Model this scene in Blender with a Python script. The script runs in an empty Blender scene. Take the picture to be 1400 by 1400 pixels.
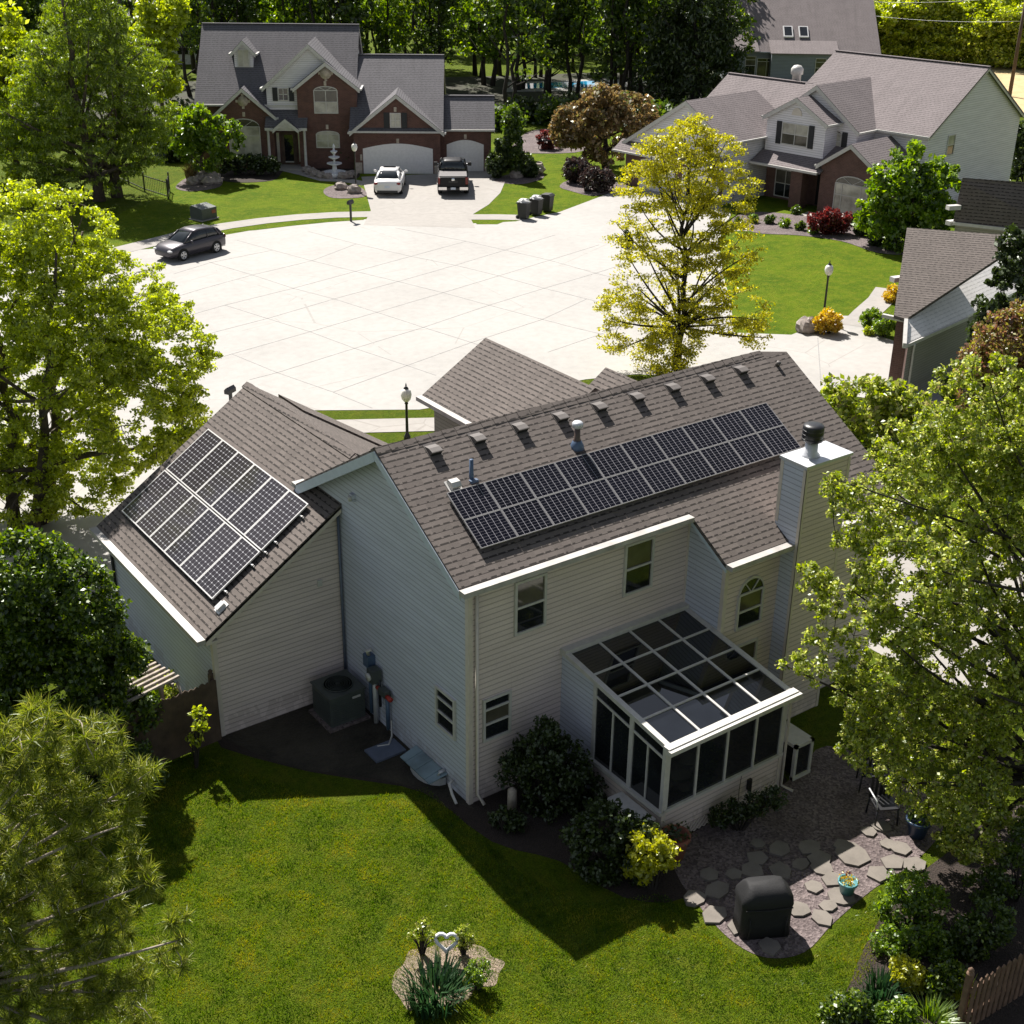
import bpy, math, random
import numpy as np
from mathutils import Matrix, Vector
random.seed(7)
RNG = np.random.default_rng(11)
S = bpy.context.scene
COL = S.collection
PI = math.pi

# ------------------------------------------------------------------ camera solved from the photograph
CAMP = np.array([-12.852, -19.167, 18.229])
YAW, PITCH, ROLL, FPX = -0.628, -0.448, 0.012, 1784.4
_cy, _sy = math.cos(YAW), math.sin(YAW)
FWD = np.array([-_sy*math.cos(PITCH), _cy*math.cos(PITCH), math.sin(PITCH)])
_r0 = np.array([_cy, _sy, 0.0]); _u0 = np.cross(_r0, FWD)
RIGHT = math.cos(ROLL)*_r0 + math.sin(ROLL)*_u0
UP = -math.sin(ROLL)*_r0 + math.cos(ROLL)*_u0
HEAD = np.array([-_sy, _cy, 0.0])

def ray(x, y):
    return FWD + RIGHT*(x-700)/FPX - UP*(y-700)/FPX

def G(x, y, z=0.0):
    d = ray(x, y)
    return CAMP + d*(z-CAMP[2])/d[2]

def above(x, y, base, depth=0.0):
    """the point over/next to a ground point, in the upright plane through it that faces the camera"""
    p0 = np.array([base[0], base[1], 0.0]) + HEAD*depth
    d = ray(x, y)
    t = ((p0-CAMP) @ HEAD)/(d @ HEAD)
    return CAMP + d*t

def px_m(base):
    return float((np.array(base)-CAMP) @ FWD)/FPX      # metres covered by one photo pixel there

cam = bpy.data.cameras.new('camera'); camo = bpy.data.objects.new('camera', cam); COL.objects.link(camo)
cam.sensor_width = 36; cam.lens = 36*FPX/1400; cam.clip_start = .1; cam.clip_end = 3000
m = Matrix.Identity(4)
for i in range(3):
    m[i][0] = RIGHT[i]; m[i][1] = UP[i]; m[i][2] = -FWD[i]; m[i][3] = CAMP[i]
camo.matrix_world = m
S.camera = camo

# ------------------------------------------------------------------ light
SUN = Vector((.107, .827, 1.0)).normalized()      # from the shadow of the eave corner on the lawn
w = bpy.data.worlds.new('World'); S.world = w; w.use_nodes = True
nt = w.node_tree
sky = nt.nodes.new('ShaderNodeTexSky'); sky.sky_type = 'NISHITA'; sky.sun_disc = False
sky.sun_elevation = math.asin(SUN.z); sky.sun_rotation = math.atan2(SUN.x, SUN.y)
sky.air_density = 1.0; sky.dust_density = 0.6; sky.ozone_density = 1.0
bg = nt.nodes['Background']; bg.inputs['Strength'].default_value = 0.05
hsv = nt.nodes.new('ShaderNodeHueSaturation'); hsv.inputs['Saturation'].default_value = .5     # hazy spring sky, warm white balance
nt.links.new(sky.outputs[0], hsv.inputs['Color']); nt.links.new(hsv.outputs[0], bg.inputs['Color'])
sl = bpy.data.lights.new('sun', 'SUN'); sl.energy = 5.0; sl.angle = math.radians(.53); sl.color = (1.0, .95, .885)
so = bpy.data.objects.new('sun', sl); COL.objects.link(so); so.rotation_euler = SUN.to_track_quat('Z', 'Y').to_euler()
so.location = (0, 0, 60)
S.view_settings.view_transform = 'Standard'; S.view_settings.look = 'None'
S.view_settings.exposure = 1.1; S.view_settings.gamma = 1
S.cycles.max_bounces = 8; S.cycles.transparent_max_bounces = 8

# ------------------------------------------------------------------ materials
class NM:
    def __init__(s, name):
        s.m = bpy.data.materials.new(name); s.m.use_nodes = True
        s.t = s.m.node_tree; s.b = s.t.nodes['Principled BSDF']; s.out = s.t.nodes['Material Output']
    def n(s, typ, **kw):
        nd = s.t.nodes.new(typ)
        for k, v in kw.items():
            if k.startswith('i_'):
                key = k[2:]
                nd.inputs[int(key) if key.isdigit() else key].default_value = v
            else: setattr(nd, k, v)
        return nd
    def l(s, a, b): s.t.links.new(a, b); return b
    def setb(s, **kw):
        for k, v in kw.items(): s.b.inputs[k.replace('_', ' ')].default_value = v
    def noise(s, vec, scale, detail=3, rough=.55):
        nd = s.n('ShaderNodeTexNoise', i_Scale=scale, i_Detail=detail, i_Roughness=rough)
        if vec is not None: s.l(vec, nd.inputs['Vector'])
        return nd.outputs['Fac']
    def ramp(s, fac, stops):
        nd = s.n('ShaderNodeValToRGB'); e = nd.color_ramp.elements
        while len(e) < len(stops): e.new(.5)
        for el, (p, c) in zip(e, stops):
            el.position = p; el.color = (*c, 1) if len(c) == 3 else c
        s.l(fac, nd.inputs[0]); return nd.outputs[0]
    def mix(s, fac, a, b, mode='MIX'):
        nd = s.n('ShaderNodeMix', data_type='RGBA', blend_type=mode)
        for sock, v in ((nd.inputs[0], fac), (nd.inputs[6], a), (nd.inputs[7], b)):
            if isinstance(v, bpy.types.NodeSocket): s.l(v, sock)
            elif isinstance(v, (int, float)): sock.default_value = v
            else: sock.default_value = (*v, 1)
        return nd.outputs[2]
    def math(s, op, a, b=None, c=None):
        nd = s.n('ShaderNodeMath', operation=op)
        for i, v in enumerate((a, b, c)):
            if v is None: continue
            if isinstance(v, bpy.types.NodeSocket): s.l(v, nd.inputs[i])
            else: nd.inputs[i].default_value = v
        return nd.outputs[0]
    def bump(s, h, strength=.3, dist=.02):
        nd = s.n('ShaderNodeBump', i_Strength=strength, i_Distance=dist)
        s.l(h, nd.inputs['Height']); s.l(nd.outputs[0], s.b.inputs['Normal'])
    def pos(s): return s.n('ShaderNodeNewGeometry').outputs['Position']
    def uv(s): return s.n('ShaderNodeUVMap').outputs[0]
    def obj(s): return s.n('ShaderNodeTexCoord').outputs['Object']
    def color(s, c): s.l(c, s.b.inputs['Base Color'])
    def scl(s, vec, x, y, z=1):
        nd = s.n('ShaderNodeMapping', i_Scale=(x, y, z)); s.l(vec, nd.inputs[0]); return nd.outputs[0]

def plain(name, c, rough=.5, metal=0, var=.12, scale=6, spec=.5, bumpy=0):
    a = NM(name); a.setb(Roughness=rough, Metallic=metal); a.b.inputs['Specular IOR Level'].default_value = spec
    p = a.obj(); f = a.noise(p, scale, 4)
    lo = tuple(x*(1-var) for x in c); hi = tuple(min(1, x*(1+var)) for x in c)
    a.color(a.ramp(f, [(.3, lo), (.7, hi)]))
    if bumpy: a.bump(a.noise(p, scale*6, 4), bumpy, .01)
    return a.m

def shingle(name, c, rowh=.15, bw=.24, contrast=.6, ln=.86):
    """laminated shingles: staggered tabs of random tone, a dark butt line under every tab"""
    a = NM(name); a.setb(Roughness=.9); a.b.inputs['Specular IOR Level'].default_value = .25
    uv = a.uv(); sep = a.n('ShaderNodeSeparateXYZ'); a.l(uv, sep.inputs[0])
    vv = a.math('DIVIDE', sep.outputs[1], rowh); row = a.math('FLOOR', vv); v = a.math('FRACT', vv)
    wn = a.n('ShaderNodeTexWhiteNoise', noise_dimensions='1D'); a.l(row, wn.inputs['W'])
    uu = a.math('ADD', a.math('DIVIDE', sep.outputs[0], bw), a.math('MULTIPLY', wn.outputs[0], 7.3))
    cell = a.math('FLOOR', uu); fx = a.math('FRACT', uu)
    cb = a.n('ShaderNodeCombineXYZ'); a.l(cell, cb.inputs[0]); a.l(row, cb.inputs[1])
    w2 = a.n('ShaderNodeTexWhiteNoise', noise_dimensions='2D'); a.l(cb.outputs[0], w2.inputs['Vector']); r = w2.outputs[0]
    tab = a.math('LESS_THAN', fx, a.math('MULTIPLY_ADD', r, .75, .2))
    line = a.math('LESS_THAN', v, a.math('MULTIPLY_ADD', tab, .20, .10))  # shadow below each butt, painted into the tone
    n1 = a.noise(uv, .9, 5, .65); n2 = a.noise(uv, 60, 2)
    tone = a.mix(r, tuple(x*(1-contrast*.6) for x in c), tuple(x*(1+contrast*.6) for x in c))
    tone = a.mix(.5, tone, a.ramp(n1, [(.3, tuple(x*.72 for x in c)), (.7, tuple(x*1.25 for x in c))]))
    tone = a.mix(.35, tone, a.ramp(n2, [(.3, tuple(x*.5 for x in c)), (.7, tuple(x*1.5 for x in c))]))
    st = a.noise(a.scl(uv, 2.2, .18), 1.0, 3)                      # weather streaks running down the slope
    tone = a.mix(a.math('MULTIPLY', a.ramp(st, [(.5, (0, 0, 0)), (.7, (1, 1, 1))]), .25), tone, tuple(x*.55 for x in c))
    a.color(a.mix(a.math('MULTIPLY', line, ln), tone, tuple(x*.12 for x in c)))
    a.bump(a.math('ADD', a.math('MULTIPLY', v, -1.0), a.math('MULTIPLY', n2, .5)), .5, .012)
    return a.m

def siding(name, c, lap=.125, dirt=.16):
    a = NM(name); a.setb(Roughness=.55); a.b.inputs['Specular IOR Level'].default_value = .35
    uv = a.uv(); sep = a.n('ShaderNodeSeparateXYZ'); a.l(uv, sep.inputs[0])
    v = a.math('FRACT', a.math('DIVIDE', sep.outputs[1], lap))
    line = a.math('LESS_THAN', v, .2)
    n = a.noise(a.scl(uv, .5, 2.5), 1.3, 5); n2 = a.noise(uv, 25, 2)
    base = a.ramp(n, [(.3, tuple(x*(1-dirt) for x in c)), (.7, c)])
    base = a.mix(.06, base, a.ramp(n2, [(.3, (0, 0, 0)), (.7, (1, 1, 1))]))
    seam = a.math('LESS_THAN', a.math('FRACT', a.math('ADD', a.math('DIVIDE', sep.outputs[0], 3.66), a.math('MULTIPLY', a.math('FLOOR', a.math('DIVIDE', sep.outputs[1], lap*2)), .37))), .004)
    low = a.math('MULTIPLY', a.math('LESS_THAN', sep.outputs[1], .55), a.math('GREATER_THAN', a.noise(a.scl(uv, 1.5, .8), 2, 4), .5))    # splashed soil by the ground
    base = a.mix(a.math('MULTIPLY', low, .22), base, (.2, .16, .12))
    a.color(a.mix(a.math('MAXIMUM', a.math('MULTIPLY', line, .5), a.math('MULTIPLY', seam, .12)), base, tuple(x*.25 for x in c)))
    a.bump(a.math('MULTIPLY', v, -1.0), .6, .014)
    return a.m

def brick(name, c1, c2, mortar):
    a = NM(name); a.setb(Roughness=.85)
    uv = a.uv()
    br = a.n('ShaderNodeTexBrick', i_Scale=1.0)
    br.inputs['Brick Width'].default_value = .22; br.inputs['Row Height'].default_value = .08
    br.inputs['Mortar Size'].default_value = .008
    br.inputs['Color1'].default_value = (*c1, 1); br.inputs['Color2'].default_value = (*c2, 1); br.inputs['Mortar'].default_value = (*mortar, 1)
    a.l(uv, br.inputs['Vector'])
    n = a.noise(uv, 2.0, 4)
    a.color(a.mix(.4, br.outputs['Color'], a.ramp(n, [(.3, tuple(x*.6 for x in c1)), (.7, tuple(x*1.3 for x in c2))])))
    a.bump(br.outputs['Fac'], -.4, .01)
    return a.m

def leafmat(name, cols, trans=.42, gloss=.06, patch=False):
    a = NM(name); t = a.t
    rnd = a.n('ShaderNodeNewGeometry').outputs['Random Per Island']
    if patch:
        p = a.pos(); q = a.math('ADD', a.math('MULTIPLY', a.noise(p, .8, 6, .72), 3.2), a.math('MULTIPLY', a.noise(p, 5, 3, .6), 1.2)); rnd = a.math('ADD', a.math('MULTIPLY', rnd, .5), a.math('SUBTRACT', q, 2.0))
    c = a.ramp(rnd, [(i/(len(cols)-1), k) for i, k in enumerate(cols)])
    d = a.n('ShaderNodeBsdfDiffuse'); tr = a.n('ShaderNodeBsdfTranslucent'); gl = a.n('ShaderNodeBsdfGlossy', i_Roughness=.42)
    a.l(c, d.inputs[0])
    hs = a.n('ShaderNodeHueSaturation', i_Hue=.497, i_Saturation=1.1, i_Value=1.9); a.l(c, hs.inputs['Color']); a.l(hs.outputs[0], tr.inputs[0])
    gl.inputs[0].default_value = (.9, .95, .9, 1)
    m1 = a.n('ShaderNodeMixShader', i_0=trans); a.l(d.outputs[0], m1.inputs[1]); a.l(tr.outputs[0], m1.inputs[2])
    m2 = a.n('ShaderNodeMixShader', i_0=gloss); a.l(m1.outputs[0], m2.inputs[1]); a.l(gl.outputs[0], m2.inputs[2])
    a.l(m2.outputs[0], a.out.inputs[0])
    return a.m

def lawnmat(name, dark, mid, straw, amount=.5, f4=.55, f3=.5):
    a = NM(name); a.setb(Roughness=.95); a.b.inputs['Specular IOR Level'].default_value = .1
    p = a.pos()
    n1 = a.noise(p, .45, 6, .68); n2 = a.noise(p, 1.9, 5, .7); n3 = a.noise(p, 30, 3, .7); n4 = a.noise(p, 7, 4, .7)
    base = a.mix(a.ramp(n1, [(.4, (0, 0, 0)), (.6, (1, 1, 1))]), dark, mid)
    base = a.mix(a.math('MULTIPLY', a.ramp(n2, [(.46, (0, 0, 0)), (.6, (1, 1, 1))]), amount), base, straw)
    base = a.mix(f4, base, a.mix(a.ramp(n4, [(.35, (0, 0, 0)), (.65, (1, 1, 1))]), tuple(x*.45 for x in dark), tuple(x*1.35 for x in mid)))
    base = a.mix(f3, base, a.mix(a.ramp(n3, [(.35, (0, 0, 0)), (.65, (1, 1, 1))]), tuple(x*.2 for x in dark), tuple(x*1.7 for x in mid)))
    a.color(base); a.bump(a.math('ADD', n3, n4), 1.0, .08)
    return a.m

def concrete(name, c, stain=.12):
    a = NM(name); a.setb(Roughness=.85); a.b.inputs['Specular IOR Level'].default_value = .25
    p = a.pos(); n1 = a.noise(p, .16, 6, .62); n2 = a.noise(p, 2.5, 5, .6); n3 = a.noise(p, 45, 2); n4 = a.noise(p, .7, 6, .7)
    k = a.ramp(n1, [(.3, tuple(x*(1-stain) for x in c)), (.58, c), (.8, tuple(min(1, x*1.06) for x in c))])
    k = a.mix(.35, k, a.ramp(n2, [(.3, tuple(x*(1-stain*1.6) for x in c)), (.6, c)]))
    spot = a.ramp(n4, [(.62, (0, 0, 0)), (.74, (1, 1, 1))])                       # oil and water stains
    k = a.mix(a.math('MULTIPLY', spot, .35), k, (c[0]*.62, c[1]*.58, c[2]*.54))
    wv = a.n('ShaderNodeTexVoronoi', feature='DISTANCE_TO_EDGE', i_Scale=.16); wp = a.mix(.12, p, a.n('ShaderNodeTexNoise', i_Scale=1.2, i_Detail=4).outputs['Color']); a.l(wp, wv.inputs['Vector'])
    crack = a.math('MULTIPLY', a.math('LESS_THAN', wv.outputs['Distance'], .0035), a.math('GREATER_THAN', n1, .52))
    k = a.mix(a.math('MULTIPLY', crack, .28), k, (c[0]*.4, c[1]*.37, c[2]*.34))
    k = a.mix(.12, k, a.ramp(n3, [(.3, tuple(x*.6 for x in c)), (.7, tuple(x*1.2 for x in c))]))
    a.color(k); a.bump(n3, .15, .005)
    return a.m

def ground(name, c1, c2, c3, scale=6):
    a = NM(name); a.setb(Roughness=.95)
    p = a.pos(); v = a.n('ShaderNodeTexVoronoi', i_Scale=scale*6); a.l(p, v.inputs['Vector'])
    n = a.noise(p, scale*.3, 5); s = a.n('ShaderNodeSeparateColor'); a.l(v.outputs['Color'], s.inputs[0])
    a.color(a.mix(a.math('MULTIPLY', a.ramp(n, [(.4, (0, 0, 0)), (.7, (1, 1, 1))]), .6), a.mix(s.outputs[0], c1, c2), c3))
    a.bump(v.outputs['Distance'], .7, .03)
    return a.m

def glassmat(name, c, rough=.04, spec=.6, coat=0):
    a = NM(name); a.setb(Roughness=rough, IOR=1.5); a.b.inputs['Specular IOR Level'].default_value = spec
    f = a.noise(a.obj(), 1.4, 3); a.color(a.ramp(f, [(.35, tuple(x*.7 for x in c)), (.65, tuple(x*1.3 for x in c))]))
    a.b.inputs['Coat Weight'].default_value = coat
    return a.m

def pvmat(name, nx, ny, cell, linec, wv, wh, diamond):
    a = NM(name); a.setb(Roughness=.08, IOR=1.45); a.b.inputs['Specular IOR Level'].default_value = .3
    sep = a.n('ShaderNodeSeparateXYZ'); a.l(a.uv(), sep.inputs[0])
    fx = a.math('FRACT', a.math('MULTIPLY', sep.outputs[0], nx)); fy = a.math('FRACT', a.math('MULTIPLY', sep.outputs[1], ny))
    dx = a.math('MINIMUM', fx, a.math('SUBTRACT', 1.0, fx)); dy = a.math('MINIMUM', fy, a.math('SUBTRACT', 1.0, fy))
    line = a.math('MAXIMUM', a.math('LESS_THAN', dx, wv), a.math('LESS_THAN', dy, wh))
    dia = a.math('LESS_THAN', a.math('ADD', dx, dy), diamond)
    n = a.noise(a.uv(), 3, 3); ob = a.n('ShaderNodeObjectInfo').outputs['Random']
    base = a.mix(ob, tuple(x*.75 for x in cell), tuple(x*1.3 for x in cell))
    base = a.mix(a.math('MULTIPLY', n, .25), base, tuple(x*1.8 for x in cell))
    a.color(a.mix(a.math('MAXIMUM', line, dia), base, linec))
    return a.m

M = {}
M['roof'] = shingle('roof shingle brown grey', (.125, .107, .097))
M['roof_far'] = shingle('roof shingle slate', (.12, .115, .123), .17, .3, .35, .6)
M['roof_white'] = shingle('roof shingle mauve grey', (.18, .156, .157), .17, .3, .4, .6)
M['roof_light'] = shingle('roof shingle pale and sunlit', (.80, .77, .75), .16, .35, .15, .25)  # on the neighbour's lean-to the pale tone carries stronger sunlight
M['siding'] = siding('vinyl siding beige', (.68, .575, .54))
M['siding_sky_tint'] = siding('vinyl siding sky tint', (.52, .55, .64))  # the beige siding with blue skylight put into its colour
M['trim_sky_tint'] = plain('sky tint trim board', (.46, .52, .60), .5, var=.06)  # skylight tint put into the board colour as well
M['siding_white'] = siding('vinyl siding white', (.76, .73, .76), .14)
M['siding_grey'] = siding('vinyl siding slate blue', (.20, .23, .27), .14)
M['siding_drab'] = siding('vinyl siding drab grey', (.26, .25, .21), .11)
M['white'] = plain('white aluminium trim', (.48, .465, .44), .45, var=.1)
M['gutter'] = plain('chalky gutter aluminium', (.36, .34, .32), .55, var=.22, scale=2.5)
M['trim'] = plain('beige corner trim', (.56, .50, .44), .5, var=.08)
M['brick'] = brick('red brown brick', (.085, .035, .028), (.13, .06, .045), (.13, .10, .09))
M['brick_pale'] = brick('dusty brown brick', (.09, .042, .034), (.13, .068, .055), (.15, .12, .105))
M['stone_tan'] = plain('pale limestone', (.42, .36, .30), .85, var=.2, bumpy=.3)
M['concrete'] = concrete('pale concrete', (.35, .338, .32), .2)
M['walk'] = concrete('pavement concrete', (.31, .292, .27), .22)
M['joint'] = plain('joint sealant', (.235, .23, .225), .9)
M['lawn'] = lawnmat('lawn grass', (.028, .058, .002), (.085, .125, .004), (.22, .18, .025), .7)
M['lawn_far'] = lawnmat('lush lawn grass', (.035, .088, .002), (.115, .17, .004), (.20, .20, .016), .6, .3, .3)
M['field'] = ground('dry stubble field', (.40, .30, .15), (.50, .38, .2), (.34, .27, .13), .25)
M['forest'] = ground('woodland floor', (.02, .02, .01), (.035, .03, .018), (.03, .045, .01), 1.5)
M['mulch'] = ground('bark mulch', (.02, .013, .010), (.036, .024, .018), (.018, .013, .009), 5)
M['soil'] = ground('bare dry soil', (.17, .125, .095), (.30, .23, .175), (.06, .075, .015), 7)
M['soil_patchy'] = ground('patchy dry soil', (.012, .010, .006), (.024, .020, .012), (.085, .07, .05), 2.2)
M['gravel'] = ground('purple grey gravel', (.06, .045, .045), (.20, .16, .155), (.045, .032, .032), 3.5)
M['flag'] = concrete('flagstone', (.20, .178, .155), .45)
M['door_white'] = plain('white garage door paint', (.72, .70, .70), .5, var=.06)
M['glass'] = glassmat('dark window glass', (.012, .014, .016))
M['glass_curt'] = glassmat('curtained window glass', (.075, .068, .05), .06)
M['glass_pale'] = glassmat('window glass with pale blinds', (.42, .40, .34), .1, .5)
M['glass_room'] = glassmat('tinted roof glass', (.005, .006, .008), .012, .8, .25)
M['pv'] = pvmat('solar cells black', 6, 10, (.003, .003, .006), (.34, .33, .36), .028, .018, .09)
M['pv2'] = pvmat('solar cells graphite', 6, 12, (.026, .023, .026), (.36, .36, .38), .014, .014, .19)
M['alu_dark'] = plain('grey anodised frame', (.42, .41, .40), .35, .3, .05)
M['alu'] = plain('aluminium frame', (.62, .61, .60), .35, .3, .05)
M['black'] = plain('black painted metal', (.012, .012, .014), .4)
M['dark'] = plain('dark opening', (.006, .006, .006), .9)
M['shutter'] = plain('black shutter', (.012, .013, .016), .6)
M['vent'] = plain('weathered roof vent', (.095, .084, .078), .6)
M['steel'] = plain('galvanised steel', (.52, .53, .55), .45, .35)
M['bluepipe'] = plain('blue grey vent pipe', (.06, .10, .17), .45)
M['brownpipe'] = plain('brown flue pipe', (.08, .055, .045), .5)
M['ac'] = plain('grey green air conditioner casing', (.06, .07, .064), .5)  # casing tone darkened to carry the shade of its corner
M['grille'] = plain('dark fan grille', (.015, .017, .017), .5)
M['red'] = plain('red valve paint', (.35, .03, .02), .5)
M['copper'] = plain('rusty red box', (.30, .09, .05), .7)
M['plastic_blue'] = plain('slate blue plastic', (.10, .12, .17), .5)
M['well'] = glassmat('clear window well cover', (.16, .22, .25), .15)
M['wood'] = plain('weathered fence wood', (.075, .05, .034), .85, var=.35, scale=3)
M['wood_grey'] = plain('grey weathered slat', (.30, .26, .22), .85, var=.3)
M['wood_brown'] = plain('brown picket', (.14, .085, .055), .8, var=.3)
M['cover'] = plain('black vinyl grill cover', (.018, .018, .019), .7, bumpy=.5, spec=.22)
M['teal'] = plain('glazed teal pot', (.08, .22, .24), .3)
M['navy'] = plain('glazed navy pot', (.02, .04, .08), .3)
M['clay'] = plain('terracotta', (.24, .09, .055), .8)
M['lampglass'] = plain('frosted lamp globe', (.72, .70, .66), .25)
M['bin'] = plain('black bin plastic', (.014, .014, .015), .55)
M['bag'] = plain('grey rubbish bag', (.36, .36, .36), .5, var=.3)
M['stone_white'] = plain('white cast stone', (.68, .68, .70), .7)
M['rock'] = plain('fieldstone boulder', (.28, .24, .215), .9, var=.35, scale=3, bumpy=.6)
M['bark'] = plain('grey brown bark', (.075, .058, .045), .95, var=.35, scale=8, bumpy=.8)
M['bark_dark'] = plain('dark wet bark', (.028, .022, .018), .95, var=.35, scale=8, bumpy=.8)
M['bark_pale'] = plain('pale pine twig bark', (.30, .255, .215), .9, var=.25, scale=8)
M['pool'] = glassmat('pool water', (.02, .28, .50), .06)
M['tyre'] = plain('tyre rubber', (.012, .012, .012), .85)
M['rim'] = plain('alloy rim', (.55, .55, .56), .3, .6)
def paint(name, c, metal=0):
    a = NM(name); a.setb(Roughness=.35, Metallic=metal); a.b.inputs['Coat Weight'].default_value = .35; a.b.inputs['Specular IOR Level'].default_value = .35; a.b.inputs['Coat Roughness'].default_value = .05
    a.color(a.ramp(a.noise(a.obj(), 2, 2), [(.3, tuple(x*.95 for x in c)), (.7, c)])); return a.m
M['p_white'] = paint('white car paint', (.72, .71, .70)); M['p_navy'] = paint('slate car paint', (.055, .05, .06), .4); M['p_black'] = plain('black truck paint', (.010, .010, .012), .45, spec=.25)
M['carglass'] = glassmat('car glass', (.012, .016, .018), .03, .7)
M['tail'] = plain('red tail lamp', (.14, .01, .008), .2)
M['headl'] = plain('clear head lamp', (.6, .6, .6), .15)
M['chrome'] = plain('chrome', (.75, .75, .76), .15, 1.0, .03)
M['plate'] = plain('licence plate', (.55, .60, .68), .4)
M['tonneau'] = plain('grey tonneau cover', (.13, .12, .12), .5)
def lm(name, *cols, trans=.42, gloss=.05): M[name] = leafmat(name.replace('_', ' '), cols, trans, gloss)
lm('leaf_lime', (.13, .17, .006), (.24, .29, .012), (.35, .41, .022), (.46, .50, .08), trans=.48)
lm('leaf_green', (.04, .085, .005), (.09, .16, .009), (.15, .23, .013), (.22, .30, .03), trans=.48)
lm('leaf_deep', (.022, .045, .005), (.042, .078, .008), (.075, .12, .011), (.12, .17, .02), trans=.46)
lm('leaf_cypress', (.065, .105, .006), (.12, .175, .011), (.18, .24, .018), (.25, .30, .04), trans=0.52)
lm('leaf_yellow', (.17, .18, .007), (.29, .285, .012), (.40, .375, .02), (.47, .44, .05), trans=0.46)
lm('leaf_copper', (.10, .065, .025), (.17, .11, .045), (.24, .165, .07), (.14, .14, .035), trans=0.35)
lm('leaf_red', (.07, .012, .012), (.14, .022, .022), (.20, .045, .035), trans=.35)
lm('leaf_purple', (.022, .014, .014), (.04, .022, .022), (.06, .04, .03), trans=.25)
lm('leaf_maple', (.07, .11, .005), (.155, .205, .010), (.28, .33, .024), (.43, .47, .12), (.16, .13, .06), trans=0.52)
lm('leaf_bud', (.13, .06, .04), (.20, .10, .06), (.22, .20, .04), (.28, .28, .04))
lm('leaf_dark', (.018, .030, .006), (.028, .046, .008), (.045, .068, .011), trans=.25)
lm('leaf_pine', (.055, .085, .007), (.115, .15, .013), (.20, .23, .028), (.31, .31, .07), trans=0.42, gloss=.03)
lm('leaf_gold', (.22, .235, .010), (.34, .35, .014), (.43, .43, .03), trans=0.45)
lm('leaf_amber', (.40, .25, .02),  (.52, .36, .03),  (.45, .38, .04))
lm('leaf_hedgerow', (.018, .04, .004), (.045, .085, .007), (.095, .15, .010), (.20, .26, .02), trans=.46)
lm('leaf_iris', (.012, .04, .015), (.025, .065, .022), (.045, .09, .03), trans=.25, gloss=.03)
M['grass_mix'] = leafmat('mottled lawn blades', ((.018, .05, .002), (.05, .105, .003), (.105, .165, .005), (.19, .205, .012), (.28, .25, .03)), .4, .02, True)

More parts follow.
